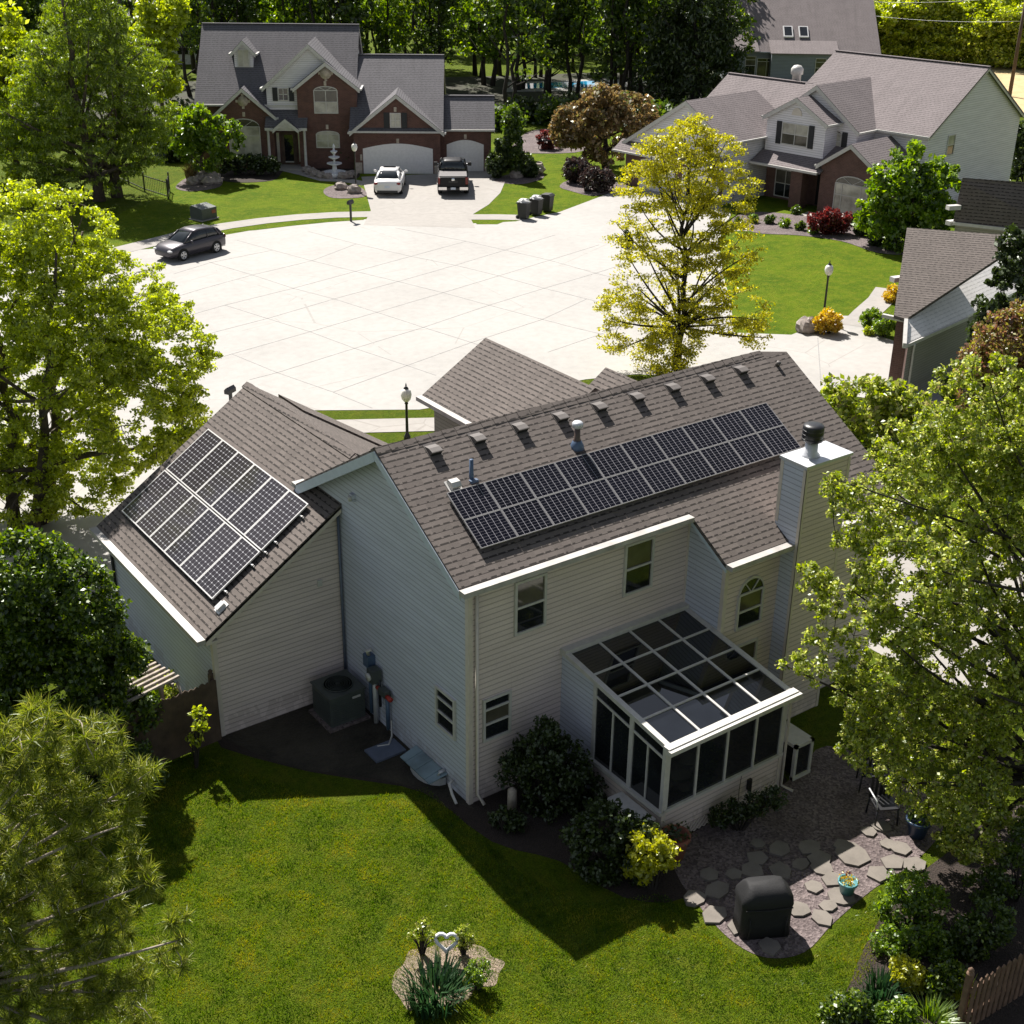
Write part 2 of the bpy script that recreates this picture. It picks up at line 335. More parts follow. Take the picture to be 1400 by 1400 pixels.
# ------------------------------------------------------------------ mesh builder
class MB:
    def __init__(s, M3=None, t=None):
        s.v = []; s.f = []; s.mi = []; s.uv = {}; s.sm = []; s.mats = []
        s.R = np.eye(3) if M3 is None else np.array(M3, float); s.t = np.zeros(3) if t is None else np.array(t, float)
    def mat(s, m):
        if m not in s.mats: s.mats.append(m)
        return s.mats.index(m)
    def add(s, verts, faces, m, smooth=False, uvs=None):
        o = len(s.v); k = s.mat(m)
        for p in verts: s.v.append(tuple(s.R @ np.array(p, float)+s.t))
        for i, f in enumerate(faces):
            if uvs and i in uvs: s.uv[len(s.f)] = uvs[i]
            s.f.append([o+j for j in f]); s.mi.append(k); s.sm.append(smooth)
    def box(s, a, b, m, skip=()):
        x0, y0, z0 = (min(a[i], b[i]) for i in range(3)); x1, y1, z1 = (max(a[i], b[i]) for i in range(3))
        v = [(x0, y0, z0), (x1, y0, z0), (x1, y1, z0), (x0, y1, z0), (x0, y0, z1), (x1, y0, z1), (x1, y1, z1), (x0, y1, z1)]
        f = [(3, 2, 1, 0), (4, 5, 6, 7), (0, 1, 5, 4), (1, 2, 6, 5), (2, 3, 7, 6), (3, 0, 4, 7)]
        s.add(v, [q for i, q in enumerate(f) if i not in skip], m)
    def prism(s, poly, d, m, msides=None, uvtop=None):
        """poly: 3D outline; d: extrusion vector"""
        P = [np.array(p, float) for p in poly]; D = np.array(d, float); n = len(P)
        nrm = np.zeros(3)
        for i in range(n): nrm += np.cross(P[i], P[(i+1) % n])
        if nrm @ D > 0: P = P[::-1]
        s.add(P, [list(range(n))], m, uvs={0: uvtop} if uvtop else None)
        s.add([p+D for p in P], [list(range(n))[::-1]], msides or m)
        for i in range(n):
            j = (i+1) % n
            s.add([P[i], P[i]+D, P[j]+D, P[j]], [(0, 1, 2, 3)], msides or m)
    def beam(s, p0, p1, w_, h, m, drop=True):
        """bar from p0 to p1, top edge on the line, w_ wide level, h deep"""
        p0 = np.array(p0, float); p1 = np.array(p1, float); d = p1-p0
        side = np.cross(d, (0, 0, 1.0)); L = np.linalg.norm(side)
        side = np.array((1.0, 0, 0)) if L < 1e-6 else side/L
        side = side*w_/2; dn = np.array((0, 0, -h)) if drop else np.cross(d/np.linalg.norm(d), side/(w_/2))*h
        c = [p0-side, p0+side, p0+side+dn, p0-side+dn, p1-side, p1+side, p1+side+dn, p1-side+dn]
        s.add(c, [(0, 1, 2, 3), (7, 6, 5, 4), (0, 4, 5, 1), (1, 5, 6, 2), (2, 6, 7, 3), (3, 7, 4, 0)], m)
    def tube(s, pts, rad, m, sides=6, smooth=True, cap=True):
        P = [np.array(p, float) for p in pts]; n = len(P)
        if not hasattr(rad, '__len__'): rad = [rad]*n
        V = []
        for i in range(n):
            d = P[min(i+1, n-1)]-P[max(i-1, 0)]; d = d/(np.linalg.norm(d)+1e-9)
            a = np.cross(d, (0.31, .2, 1.0)) if abs(d[2]) < .95 else np.cross(d, (1.0, .2, 0)); a /= np.linalg.norm(a)+1e-9; b = np.cross(d, a)
            for k in range(sides):
                t = 2*PI*k/sides; V.append(P[i]+(a*math.cos(t)+b*math.sin(t))*rad[i])
        F = []
        for i in range(n-1):
            for k in range(sides):
                k2 = (k+1) % sides; F.append((i*sides+k, i*sides+k2, (i+1)*sides+k2, (i+1)*sides+k))
        if cap: F.append(list(range(sides))[::-1]); F.append([(n-1)*sides+k for k in range(sides)])
        s.add(V, F, m, smooth)
    def lathe(s, prof, m, c=(0, 0, 0), sides=16, smooth=True):
        V = []; n = len(prof)
        for (r, z) in prof:
            for k in range(sides):
                t = 2*PI*k/sides; V.append((c[0]+r*math.cos(t), c[1]+r*math.sin(t), c[2]+z))
        F = [(i*sides+k, i*sides+(k+1) % sides, (i+1)*sides+(k+1) % sides, (i+1)*sides+k) for i in range(n-1) for k in range(sides)]
        F.append(list(range(sides))[::-1]); F.append([(n-1)*sides+k for k in range(sides)])
        s.add(V, F, m, smooth)
    def blob(s, c, r, m, seed=0, rough=.25, nu=10, nv=7):
        rg = random.Random(seed); V = []; F = []
        for j in range(nv+1):
            for k in range(nu):
                th = PI*j/nv; ph = 2*PI*k/nu; q = 1+rg.uniform(-rough, rough) if 0 < j < nv else 1
                V.append((c[0]+r[0]*q*math.sin(th)*math.cos(ph), c[1]+r[1]*q*math.sin(th)*math.sin(ph), c[2]+r[2]*q*math.cos(th)))
        for j in range(nv):
            for k in range(nu): F.append((j*nu+k, (j+1)*nu+k, (j+1)*nu+(k+1) % nu, j*nu+(k+1) % nu))
        s.add(V, F, m, False)
    def build(s, name, parent=None, loc=None):
        me = bpy.data.meshes.new(name); me.from_pydata(s.v, [], s.f); me.validate(clean_customdata=False)
        for m_ in s.mats: me.materials.append(M[m_])
        uvl = me.uv_layers.new(name='UVMap')
        for p in me.polygons:
            p.material_index = s.mi[p.index]; p.use_smooth = s.sm[p.index]
            ov = s.uv.get(p.index)
            nrm = p.normal; h = math.hypot(nrm.x, nrm.y)
            t = Vector((-nrm.y/h, nrm.x/h, 0)) if h > 1e-3 else Vector((1, 0, 0))
            b = nrm.cross(t)
            for i, li in enumerate(p.loop_indices):
                if ov: uvl.data[li].uv = ov[i]
                else:
                    co = me.vertices[me.loops[li].vertex_index].co
                    uvl.data[li].uv = (co.dot(t), co.dot(b))
        me.update()
        o = bpy.data.objects.new(name, me); COL.objects.link(o)
        if parent is not None: o.parent = parent
        if loc is not None: o.location = loc
        return o

def tag(o, label=None, cat=None, group=None, kind=None):
    if label: o['label'] = label
    if cat: o['category'] = cat
    if group: o['group'] = group
    if kind: o['kind'] = kind
    return o

def thing(name, label, cat, loc=(0, 0, 0), rz=0, group=None):
    o = bpy.data.objects.new(name, None); COL.objects.link(o); o.empty_display_size = .3
    o.location = tuple(float(x) for x in loc); o.rotation_euler = (0, 0, rz)
    return tag(o, label, cat, group)

def dup(root, loc=None, rz=None, scale=None, label=None, parent=None):
    r = root.copy(); COL.objects.link(r)
    if loc is not None: r.location = tuple(float(x) for x in loc)
    if rz is not None: r.rotation_euler = (0, 0, rz)
    if scale is not None: r.scale = scale
    if label: r['label'] = label
    if parent is not None: r.parent = parent
    for ch in root.children:
        c = ch.copy(); COL.objects.link(c); c.parent = r
        for g_ in ch.children:
            d = g_.copy(); COL.objects.link(d); d.parent = c
    return r

def sheet(name, pts, z, m, kind='structure'):
    b = MB(); b.add([(p[0], p[1], z) for p in pts], [list(range(len(pts)))], m)
    # make sure it faces up
    a = sum(pts[i][0]*pts[(i+1) % len(pts)][1]-pts[(i+1) % len(pts)][0]*pts[i][1] for i in range(len(pts)))
    if a < 0: b.f[-1] = b.f[-1][::-1]
    return tag(b.build(name), kind=kind)

def gp(*px): return [G(x, y)[:2] for x, y in px]

def smooth_poly(pts, n=4):
    """round an outline (Catmull-Rom through its points)"""
    P = [np.array(p[:2], float) for p in pts]; out = []; L = len(P)
    for i in range(L):
        a, b, c, d = P[i-1], P[i], P[(i+1) % L], P[(i+2) % L]
        for k in range(n):
            t = k/n
            out.append(.5*((2*b)+(c-a)*t+(2*a-5*b+4*c-d)*t*t+(-a+3*b-3*c+d)*t**3))
    return out

def strip(pts, w_):
    P = [np.array(p[:2], float) for p in pts]; L = []; R = []
    for i in range(len(P)):
        d = P[min(i+1, len(P)-1)]-P[max(i-1, 0)]; d /= np.linalg.norm(d); n = np.array((-d[1], d[0]))*w_/2
        L.append(P[i]+n); R.append(P[i]-n)
    return L+R[::-1]

# ------------------------------------------------------------------ leaves and trees
def quads_mesh(name, V, m, parent=None, tri=False):
    k = 3 if tri else 4; n = len(V)//k
    me = bpy.data.meshes.new(name)
    me.vertices.add(len(V)); me.vertices.foreach_set('co', V.astype(np.float32).ravel())
    me.loops.add(n*k); me.loops.foreach_set('vertex_index', np.arange(n*k, dtype=np.int32))
    me.polygons.add(n); me.polygons.foreach_set('loop_start', np.arange(0, n*k, k, dtype=np.int32))
    me.update(calc_edges=True); me.materials.append(M[m])
    o = bpy.data.objects.new(name, me); COL.objects.link(o)
    if parent is not None: o.parent = parent
    return o

def unit(a): return a/(np.linalg.norm(a, axis=-1, keepdims=True)+1e-9)

def leaf_quads(C, size, up=.35, aspect=.62, droop=0.0, rg=RNG, axis=None, axw=0.0):
    n = len(C)
    a = rg.normal(size=(n, 3))
    if axis is not None: a = unit(a)*(1-axw)+unit(axis)*axw
    a[:, 2] -= droop; a = unit(a)
    nrm = unit(rg.normal(size=(n, 3))+np.array((0, 0, up*2)))
    b = unit(np.cross(nrm, a))
    s = size*rg.uniform(.6, 1.3, (n, 1))
    V = np.empty((n, 4, 3)); f = unit(np.cross(a, b))*s*.12
    V[:, 0] = C-a*s*.5; V[:, 1] = C+b*s*aspect*.5+f; V[:, 2] = C+a*s*.5; V[:, 3] = C-b*s*aspect*.5+f
    return V.reshape(-1, 3)

def clump_centres(blobs, n, rg=RNG, shell=.55):
    """blobs: (centre, (rx,ry,rz)) list; points fill them, biased to the outside"""
    vol = np.array([b[1][0]*b[1][1]*b[1][2] for b in blobs])**(2/3); pick = rg.choice(len(blobs), n, p=vol/vol.sum())
    d = unit(rg.normal(size=(n, 3))); r = rg.uniform(0, 1, (n, 1))**(1/3); r = r*(1-shell)+shell*rg.uniform(.75, 1.02, (n, 1))
    c = np.array([blobs[i][0] for i in pick]); R = np.array([blobs[i][1] for i in pick])
    return c+d*r*R

def limbs(mb, base, top, targets, r0, m, rg=RNG, low=.25, sag=.12, sides=6):
    """trunk plus curved limbs to targets; returns sampled points on the limbs"""
    base = np.array(base, float); top = np.array(top, float); H = top[2]-base[2]
    pts = []; N = 9
    wob = rg.normal(size=(N, 3))*H*.012; wob[0] = 0; wob[:, 2] = 0
    tr = [base+(top-base)*i/(N-1)+wob[i] for i in range(N)]
    mb.tube(tr, [r0*(1.25 if i == 0 else 1-.82*i/(N-1)) for i in range(N)], m, 8)
    pts += tr[3:]
    for t in targets:
        f = np.clip((t[2]-base[2])/H-rg.uniform(.15, .4), low, .92)
        s0 = base+(top-base)*f
        mid = s0*.45+t*.55; mid[2] = s0[2]*.55+t[2]*.45+np.linalg.norm(t-s0)*sag*rg.uniform(-.3, 1)
        mid += rg.normal(size=3)*.06*np.linalg.norm(t-s0)
        q = [(1-u)**2*s0+2*u*(1-u)*mid+u*u*t for u in np.linspace(0, 1, 7)]
        rr = r0*(1-.8*f)*.5
        mb.tube(q, [rr*(1-.85*u)+.006 for u in np.linspace(0, 1, 7)], m, sides)
        pts += q[2:]
    return np.array(pts)

def far_pick(P, k, rg=RNG):
    idx = [int(rg.integers(len(P)))]; d = np.linalg.norm(P-P[idx[0]], axis=1)
    for _ in range(k-1):
        i = int(d.argmax()); idx.append(i); d = np.minimum(d, np.linalg.norm(P-P[i], axis=1))
    return P[idx]

def tree(name, label, cat, base, blobs, leaf, bark='bark', size=.2, leaves=20000, clumps=260, cr=.55, r0=.22, nl=16, twigs=True,
         top=None, stems=1, group=None, up=.35, aspect=.62, droop=0.0, shell=.55, flat=.75, low=.25, sag=.12, twr=.012, axw=.35):
    base = np.array([base[0], base[1], base[2] if len(base) > 2 else 0.0], float)
    bl = [(np.array(c, float)-base, np.array(r, float)) for c, r in blobs]
    root = thing(name, label, cat, base, 0, group)
    C = clump_centres(bl, clumps, shell=shell)
    C[:, 2] = np.maximum(C[:, 2], .15)
    cen = np.mean([b[0] for b in bl], axis=0); zt = max(b[0][2]+b[1][2]*.75 for b in bl)
    mb = MB(); P = []
    for s in range(stems):
        a = 2*PI*s/max(1, stems)+.4; o = np.array((math.cos(a), math.sin(a), 0))*(r0*2.2 if stems > 1 else 0)
        tp = np.array(top, float)-base if top is not None else np.array((cen[0]*.6, cen[1]*.6, zt*.86))
        tp = tp+o*(3 if stems > 1 else 0)
        tg = far_pick(C, max(3, nl//stems)); P.append(limbs(mb, o, tp, tg, r0, bark, low=low, sag=sag))
    P = np.concatenate(P)
    if twigs:
        CC = C[::1 if clumps < 800 else 2]
        d0 = np.sqrt(((CC[:, None, :]-P[None, ::2, :])**2).sum(2).min(1))
        for c in CC[np.argsort(d0)]:                      # near ones first, so that twigs branch off twigs
            d = np.linalg.norm(P-c, axis=1); q = P[int(d.argmin())]; L = d.min()
            if L < .1: continue
            mid = (q+c)/2+RNG.normal(size=3)*L*.08+np.array((0, 0, L*.08)); r_ = twr*min(1.6, .7+L*.5)
            mb.tube([q, mid, c], [r_*1.2, r_, r_*.5], bark, 3, cap=False)
            P = np.concatenate([P, [mid, c]])
    mb.build('trunk', root)
    n = leaves; pick = RNG.integers(0, clumps, n)
    d = unit(RNG.normal(size=(n, 3)))*(RNG.uniform(0, 1, (n, 1))**.5)*cr*RNG.uniform(.6, 1.25, clumps)[pick][:, None]; d[:, 2] *= flat
    quads_mesh('crown', leaf_quads(C[pick]+d, size, up, aspect, droop, axis=d, axw=axw), leaf, root)
    return root

def blobs_px(base, lst, ry=1.0, rz=1.0):
    """crown lobes measured off the photo: (x, y, radius, metres of depth)"""
    out = []
    for it in lst:
        x, y, r = it[:3]; dp = it[3] if len(it) > 3 else 0.0
        c = above(x, y, base, dp); k = px_m(c)*r
        out.append((c, (k*ry, k*ry, k*rz)))
    return out

def shrub(name, label, cat, base, blobs, leaf, size=.1, leaves=2500, clumps=60, cr=.22, group=None, bark='bark_dark', up=.4, aspect=.6, shell=.7):
    base = np.array([base[0], base[1], 0.0], float)
    bl = [(np.array(c, float)-base, np.array(r, float)) for c, r in blobs]
    root = thing(name, label, cat, base, 0, group)
    C = clump_centres(bl, clumps, shell=shell); C[:, 2] = np.maximum(C[:, 2], .05)
    mb = MB()
    for c in far_pick(C, min(14, clumps)):
        mb.tube([(c[0]*.1, c[1]*.1, -.03), (c[0]*.45, c[1]*.45, c[2]*.6), tuple(c)], [.025, .016, .006], bark, 4, cap=False)
    mb.build('stem', root)
    pick = RNG.integers(0, clumps, leaves)
    d = unit(RNG.normal(size=(leaves, 3)))*(RNG.uniform(0, 1, (leaves, 1))**.5)*cr
    P = C[pick]+d; P[:, 2] = np.maximum(P[:, 2], .02)
    quads_mesh('foliage', leaf_quads(P, size, up, aspect, axis=d, axw=.35), leaf, root)
    return root

def blade_clump(name, label, cat, base, n, h, spread, leaf, wid=.035, group=None, lean=.5):
    base = np.array([base[0], base[1], 0.0], float)
    root = thing(name, label, cat, base, 0, group)
    a = RNG.uniform(0, 2*PI, n); r = spread*.45*np.sqrt(RNG.uniform(0, 1, n))
    p0 = np.stack([np.cos(a)*r, np.sin(a)*r, np.zeros(n)-.02], 1)
    hh = h*RNG.uniform(.6, 1.1, n); out = np.stack([np.cos(a), np.sin(a), np.zeros(n)], 1)*(RNG.uniform(.1, 1, n)*lean*h)[:, None]
    side = np.stack([-np.sin(a+.4), np.cos(a+.4), np.zeros(n)], 1)*wid/2
    z = np.array((0, 0, 1.0))
    p1 = p0+out*.3+z*hh[:, None]*.6; p2 = p0+out+z*hh[:, None]*RNG.uniform(.75, 1.0, n)[:, None]
    V = np.stack([p0-side, p0+side, p1+side, p1-side, p1-side, p1+side, p2+side*.1, p2-side*.1], 1).reshape(-1, 3)
    quads_mesh('leaves', V, leaf, root)
    return root
# ------------------------------------------------------------------ the ground
sheet('ground', [(-900, -300), (1500, -300), (1500, 1800), (-900, 1800)], 0, 'lawn')
far_lawn = gp((150, 300), (300, 215), (480, 222), (700, 190), (860, 180), (1010, 240), (1100, 240), (1400, 260), (1400, 460), (1000, 480), (720, 330), (500, 310), (215, 352), (60, 360))
sheet('lawn', far_lawn, .004, 'lawn_far')
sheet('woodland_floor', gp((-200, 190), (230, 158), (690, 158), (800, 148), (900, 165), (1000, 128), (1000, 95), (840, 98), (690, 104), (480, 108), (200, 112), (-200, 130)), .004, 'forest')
sheet('field', gp((1170, 66), (1420, 84), (1700, 130), (1700, 330), (1392, 150), (1180, 120)), .012, 'field')
road = gp((-420, 470), (-120, 372), (60, 352), (140, 345), (215, 340), (260, 331), (305, 322), (350, 314), (400, 308), (450, 303), (500, 300), (560, 300), (640, 306), (705, 303),
          (735, 296), (765, 290), (850, 258), (900, 252), (975, 278), (1000, 292), (982, 330), (990, 380), (1000, 420), (1003, 455), (1082, 458), (1112, 446), (1150, 432), (1185, 432),
          (1200, 458), (1232, 470), (1300, 560), (1190, 640))
road += [(27.5, 11.5), (24.0, 16.8), (21.4, 19.3), (19.2, 20.0), (15.5, 20.3), (11.8, 20.9), (8.4, 23.1), (5.8, 25.2), (5.6, 12.3), (-5.2, 12.3), (-5.6, 20), (-9, 25.5), (-22, 27), (-60, 26)]
sheet('road', road, .012, 'concrete')
drive = gp((494, 242), (592, 238), (603, 232), (673, 229), (690, 250), (684, 264), (668, 280), (642, 296), (650, 312), (497, 308), (507, 288), (500, 262))
sheet('driveway', drive, .016, 'walk')
walk = strip([G(x, y) for x, y in ((150, 346), (215, 330), (262, 318), (310, 309), (360, 302), (410, 297), (460, 294), (508, 293))], 1.5)
sheet('sidewalk', walk, .02, 'walk')
sheet('sidewalk', strip([G(x, y) for x, y in ((640, 297), (680, 297), (722, 298))], 1.4), .02, 'walk')
sheet('sidewalk', strip([(5.7, 23.0), (8.2, 21.2), (11.6, 19.2), (15.5, 18.4), (19, 18.2), (24, 15.5)], 1.35), .02, 'walk')
sheet('path', strip([G(x, y) for x, y in ((392, 232), (418, 238), (445, 246), (475, 247), (502, 252))], 1.1), .02, 'walk')
sheet('path', strip([G(x, y) for x, y in ((985, 312), (1030, 312), (1070, 308), (1095, 302), (1120, 292))], 1.5), .02, 'walk')
sheet('path', strip([G(x, y) for x, y in ((1168, 446), (1185, 428), (1205, 410), (1215, 395))], 1.3), .02, 'walk')
sheet('verge', gp((310, 318), (360, 309), (410, 303), (470, 298), (500, 297), (497, 301), (450, 304), (400, 309), (350, 315)), .018, 'lawn_far')
sheet('verge', gp((648, 303), (690, 303), (680, 307), (652, 307)), .018, 'lawn_far')
for nm, px, mt in (('planting_bed', ((300, 246), (310, 234), (380, 232), (384, 238), (372, 247), (330, 250)), 'mulch'),
                   ('planting_bed', ((418, 233), (440, 226), (482, 226), (492, 240), (478, 246), (440, 242)), 'mulch'),
                   ('gravel_bed', ((442, 262), (455, 254), (485, 254), (500, 262), (496, 270), (455, 271)), 'gravel'),
                   ('planting_bed', ((240, 256), (262, 240), (290, 236), (302, 244), (300, 256), (262, 262)), 'gravel'),
                   ('gravel_bed', ((676, 246), (700, 238), (738, 236), (742, 244), (715, 252), (684, 250)), 'gravel'),
                   ('gravel_bed', ((765, 255), (785, 246), (850, 250), (860, 256), (815, 268), (782, 262)), 'gravel'),
                   ('gravel_bed', ((700, 200), (730, 178), (800, 180), (800, 206), (730, 210), (705, 206)), 'gravel'),
                   ('gravel_bed', ((1000, 300), (1040, 290), (1130, 300), (1195, 312), (1240, 345), (1200, 346), (1150, 330), (1090, 322), (1030, 318)), 'gravel')):
    sheet(nm, smooth_poly(gp(*px)), .024, mt)
# slab joints of the turning circle, as they fan out in the photograph
jb = MB()
z1 = lambda x, y: (220+x/4.1176, 290+y/4.1176)
z2 = lambda x, y: (540+x/4.1176, 290+y/4.1176)
JA = [[z1(400, 800), z1(655, 905), z1(970, 1015), z1(1190, 1105)], [z1(360, 525), z1(600, 600), z1(840, 675), z1(1090, 768), z1(1385, 865), z2(230, 920)],
      [z1(280, 285), z1(515, 355), z1(745, 430), z1(975, 490), z1(1215, 565), z2(160, 650), z2(430, 735), z2(700, 830)], [z1(430, 160), z1(630, 215), z1(850, 275), z1(1095, 335), z1(1335, 392), z2(270, 455), z2(530, 525), z2(830, 605), z2(1000, 650), z2(1300, 720)],
      [z1(830, 110), z1(1100, 180), z2(90, 250), z2(340, 300), z2(585, 360), z2(840, 430), z2(1080, 490), z2(1350, 560)], [z2(0, 90), z2(400, 165), z2(620, 215), z2(870, 272), z2(1130, 345), z2(1380, 410)],
      [z1(500, 945), z1(655, 905), z1(1090, 768), z2(160, 650), z2(530, 525), z2(840, 430), z2(1130, 345), z2(1300, 290)], [z1(200, 860), z1(400, 800), z1(840, 675), z1(1215, 565), z2(270, 455), z2(585, 360), z2(870, 272), z2(1150, 185)],
      [z1(100, 735), z1(330, 670), z1(600, 600), z1(975, 490), z1(1335, 392), z2(340, 300), z2(620, 215), z2(900, 130)], [z1(150, 585), z1(360, 525), z1(745, 430), z1(1095, 335), z2(90, 250), z2(400, 165)],
      [z1(60, 485), z1(260, 425), z1(515, 355), z1(850, 275), z1(1100, 180)], [z1(70, 350), z1(280, 285), z1(630, 215)], [z1(970, 1015), z1(1385, 865), z2(430, 735), z2(830, 605), z2(1080, 490)], [z2(860, 790), z2(1300, 640)]]
for pl_ in JA:
    for a, b in zip(pl_[:-1], pl_[1:]):
        A, B = G(*a), G(*b); A[2] = B[2] = .0175; jb.beam(A, B, .04, .004, 'joint')
A, B = G(1118, 462), G(1122, 520); A[2] = B[2] = .0175; jb.beam(A, B, .04, .004, 'joint')
tag(jb.build('road_joints'), kind='structure')
# back yard
sheet('planting_bed', smooth_poly([(-3.5, 5.6), (-2.7, 3.6), (-1.6, 2.2), (-.6, .9), (-.3, -1.3), (.5, -2.6), (.9, -4.2), (1.9, -4.9), (3.2, -4.1), (6.4, -3.4), (6.2, .2), (.3, .4), (.2, 5.7)], 3), .006, 'mulch')
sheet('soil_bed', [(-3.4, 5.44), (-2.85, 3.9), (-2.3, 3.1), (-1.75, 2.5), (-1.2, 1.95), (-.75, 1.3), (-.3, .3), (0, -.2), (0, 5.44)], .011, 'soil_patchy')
sheet('patio_gravel', smooth_poly(gp((925, 1195), (965, 1250), (1005, 1290), (1050, 1310), (1100, 1302), (1140, 1262), (1195, 1215), (1255, 1175), (1290, 1120), (1230, 1060), (1130, 1020), (1075, 1070), (930, 1150)), 4), .01, 'gravel')
sheet('flower_bed', smooth_poly(gp((536, 1350), (540, 1330), (552, 1318), (560, 1300), (585, 1296), (610, 1286), (640, 1290), (662, 1296), (672, 1308), (690, 1316), (682, 1332), (676, 1348), (652, 1350), (640, 1366), (610, 1376), (580, 1372), (560, 1382), (546, 1364)), 4), .008, 'soil')
sheet('planting_bed', smooth_poly(gp((1110, 1420), (1150, 1370), (1180, 1300), (1215, 1240), (1290, 1170), (1420, 1100), (1600, 1300), (1500, 1500), (1200, 1480)), 4), .007, 'mulch')
sheet('patio_slab', [(12.4, -4.0), (20.5, -1.0), (19.5, 6.0), (12.4, 5.0)], .01, 'walk')

# ------------------------------------------------------------------ building helpers
def window(parent, org, u, d, w_, h, panes=None, rails=(.5,), mulls=(), glass=('glass', 'glass_curt'), frame='white', fw=.06, arch=0, shutters=0, sill=False, name='window', label=None):
    """org: lower left corner on the wall; u along the wall, d out of it. rails: heights (0-1) of cross bars; glass from the bottom up"""
    R = np.array([u, d, (0, 0, 1)], float).T
    b = MB(R, org); D0, D1 = -.04, .05
    b.box((0, D0, 0), (fw, D1, h), frame); b.box((w_-fw, D0, 0), (w_, D1, h), frame); b.box((fw, D0, 0), (w_-fw, D1, fw), frame)
    zr = [fw]+[h*r for r in rails]+[h-(0 if arch else fw)]
    if not arch: b.box((fw, D0, h-fw), (w_-fw, D1, h), frame)
    for r in rails: b.box((fw, D0, h*r-fw*.4), (w_-fw, D1-.008, h*r+fw*.4), frame)
    xs = [fw]+[w_*q for q in mulls]+[w_-fw]
    for q in mulls: b.box((w_*q-fw*.4, D0, fw), (w_*q+fw*.4, D1-.012, h-fw*.5), frame)
    if arch:
        N = 12; c = [(w_/2-(w_/2-fw*.5)*math.cos(PI*i/N), 0.005, h+arch*math.sin(PI*i/N)) for i in range(N+1)]
        for i in range(N): b.beam(c[i], c[i+1], D1*1.6, fw, frame)
        b.box((fw, D0, h-fw*.5), (w_-fw, D1-.01, h+fw*.3), frame)
        for k in (.3, .7): b.beam((w_/2, .02, h), (w_/2-(w_/2)*math.cos(PI*k), .02, h+arch*math.sin(PI*k)*.97), .03, .03, frame)
    if sill: b.box((-.08, -.02, -.1), (w_+.08, .12, 0), frame)
    f = b.build(name, parent)
    if label: f['label'] = label
    for i in range(len(zr)-1):
        g = MB(R, org); gm = glass[min(i, len(glass)-1)]
        g.box((fw*.7, -.03, zr[i]), (w_-fw*.7, .012, zr[i+1]), gm)
        g.build('pane', f)
    if arch:
        g = MB(R, org); N = 12
        g.prism([(w_/2-(w_/2-fw*.6)*math.cos(PI*i/N), .01, h+arch*.97*math.sin(PI*i/N)) for i in range(N+1)], (0, -.04, 0), glass[-1]); g.build('pane', f)
    if shutters:
        for x0 in (-shutters-.04, w_+.04):
            g = MB(R, org); g.box((x0, 0, -.02), (x0+shutters, .06, h+arch*.5+.02), 'shutter')
            k = 0
            while k < h-.1:
                g.box((x0+.04, .06, k+.05), (x0+shutters-.04, .075, k+.09), 'shutter'); k += .1
            g.build('shutter', f)
    return f

def garage_door(parent, x0, x1, y, h, arch=.25, mt='door_white'):
    b = MB(); N = 14; w_ = x1-x0
    pts = [(x0, y, 0), (x1, y, 0)]+[(x1-w_*i/N, y, h-arch+arch*math.sin(PI*i/N)) for i in range(N+1)]
    b.prism(pts, (0, .08, 0), mt)
    for k in range(4):
        for j in range(int(w_/.6)):
            s = w_/int(w_/.6); z0 = .08+k*(h-arch)/4
            b.box((x0+j*s+.07, y-.012, z0), (x0+(j+1)*s-.07, y+.01, z0+(h-arch)/4-.13), mt)
    return b.build('garage_door', parent)

def roof_slab(b, pts, m, t=.11, edge=None):
    b.prism([tuple(p) for p in pts], (0, 0, -t), m, edge or m)

FX, FY = (1, 0, 0), (0, -1, 0)
# ================================================================== THE SOLAR HOUSE
H = thing('house', 'beige two-storey house with solar panels on its roof and a sunroom', 'house', (0, 0, 0))
SL = (7.51-5.6)/(3.013+.196)
rz = lambda y: 5.6+SL*(y+.196)
fz = lambda y: 7.51-.585*(y-3.013)
wb = MB()
prof = [(0, 0), (6.55, 0), (6.55, fz(6.55)-.13), (3.013, 7.36), (0, rz(0)-.13)]
wb.add([(0, y, z) for y, z in prof], [[4, 3, 2, 1, 0]], 'siding_sky_tint')
wb.add([(11.6, y, z) for y, z in prof], [[0, 1, 2, 3, 4]], 'siding_sky_tint')
wb.add([(0, 0, 0), (11.6, 0, 0), (11.6, 0, rz(0)-.13), (0, 0, rz(0)-.13)], [(0, 1, 2, 3)], 'siding')
wb.add([(0, 6.55, 0), (11.6, 6.55, 0), (11.6, 6.55, fz(6.55)-.13), (0, 6.55, fz(6.55)-.13)], [(3, 2, 1, 0)], 'siding')
wb.build('wall', H)
# deeper right-hand part behind the chimney
bb = MB(); bp = [(-1.246, 0), (.05, 0), (.05, rz(.05)-.14), (-1.246, rz(-1.246)-.13)]
bb.add([(6.06, y, z) for y, z in bp], [[3, 2, 1, 0]], 'siding_sky_tint'); bb.add([(11.55, y, z) for y, z in bp], [[0, 1, 2, 3]], 'siding')
bb.add([(6.06, -1.246, 0), (11.55, -1.246, 0), (11.55, -1.246, bp[3][1]), (6.06, -1.246, bp[3][1])], [(0, 1, 2, 3)], 'siding')
bb.build('wall', H)
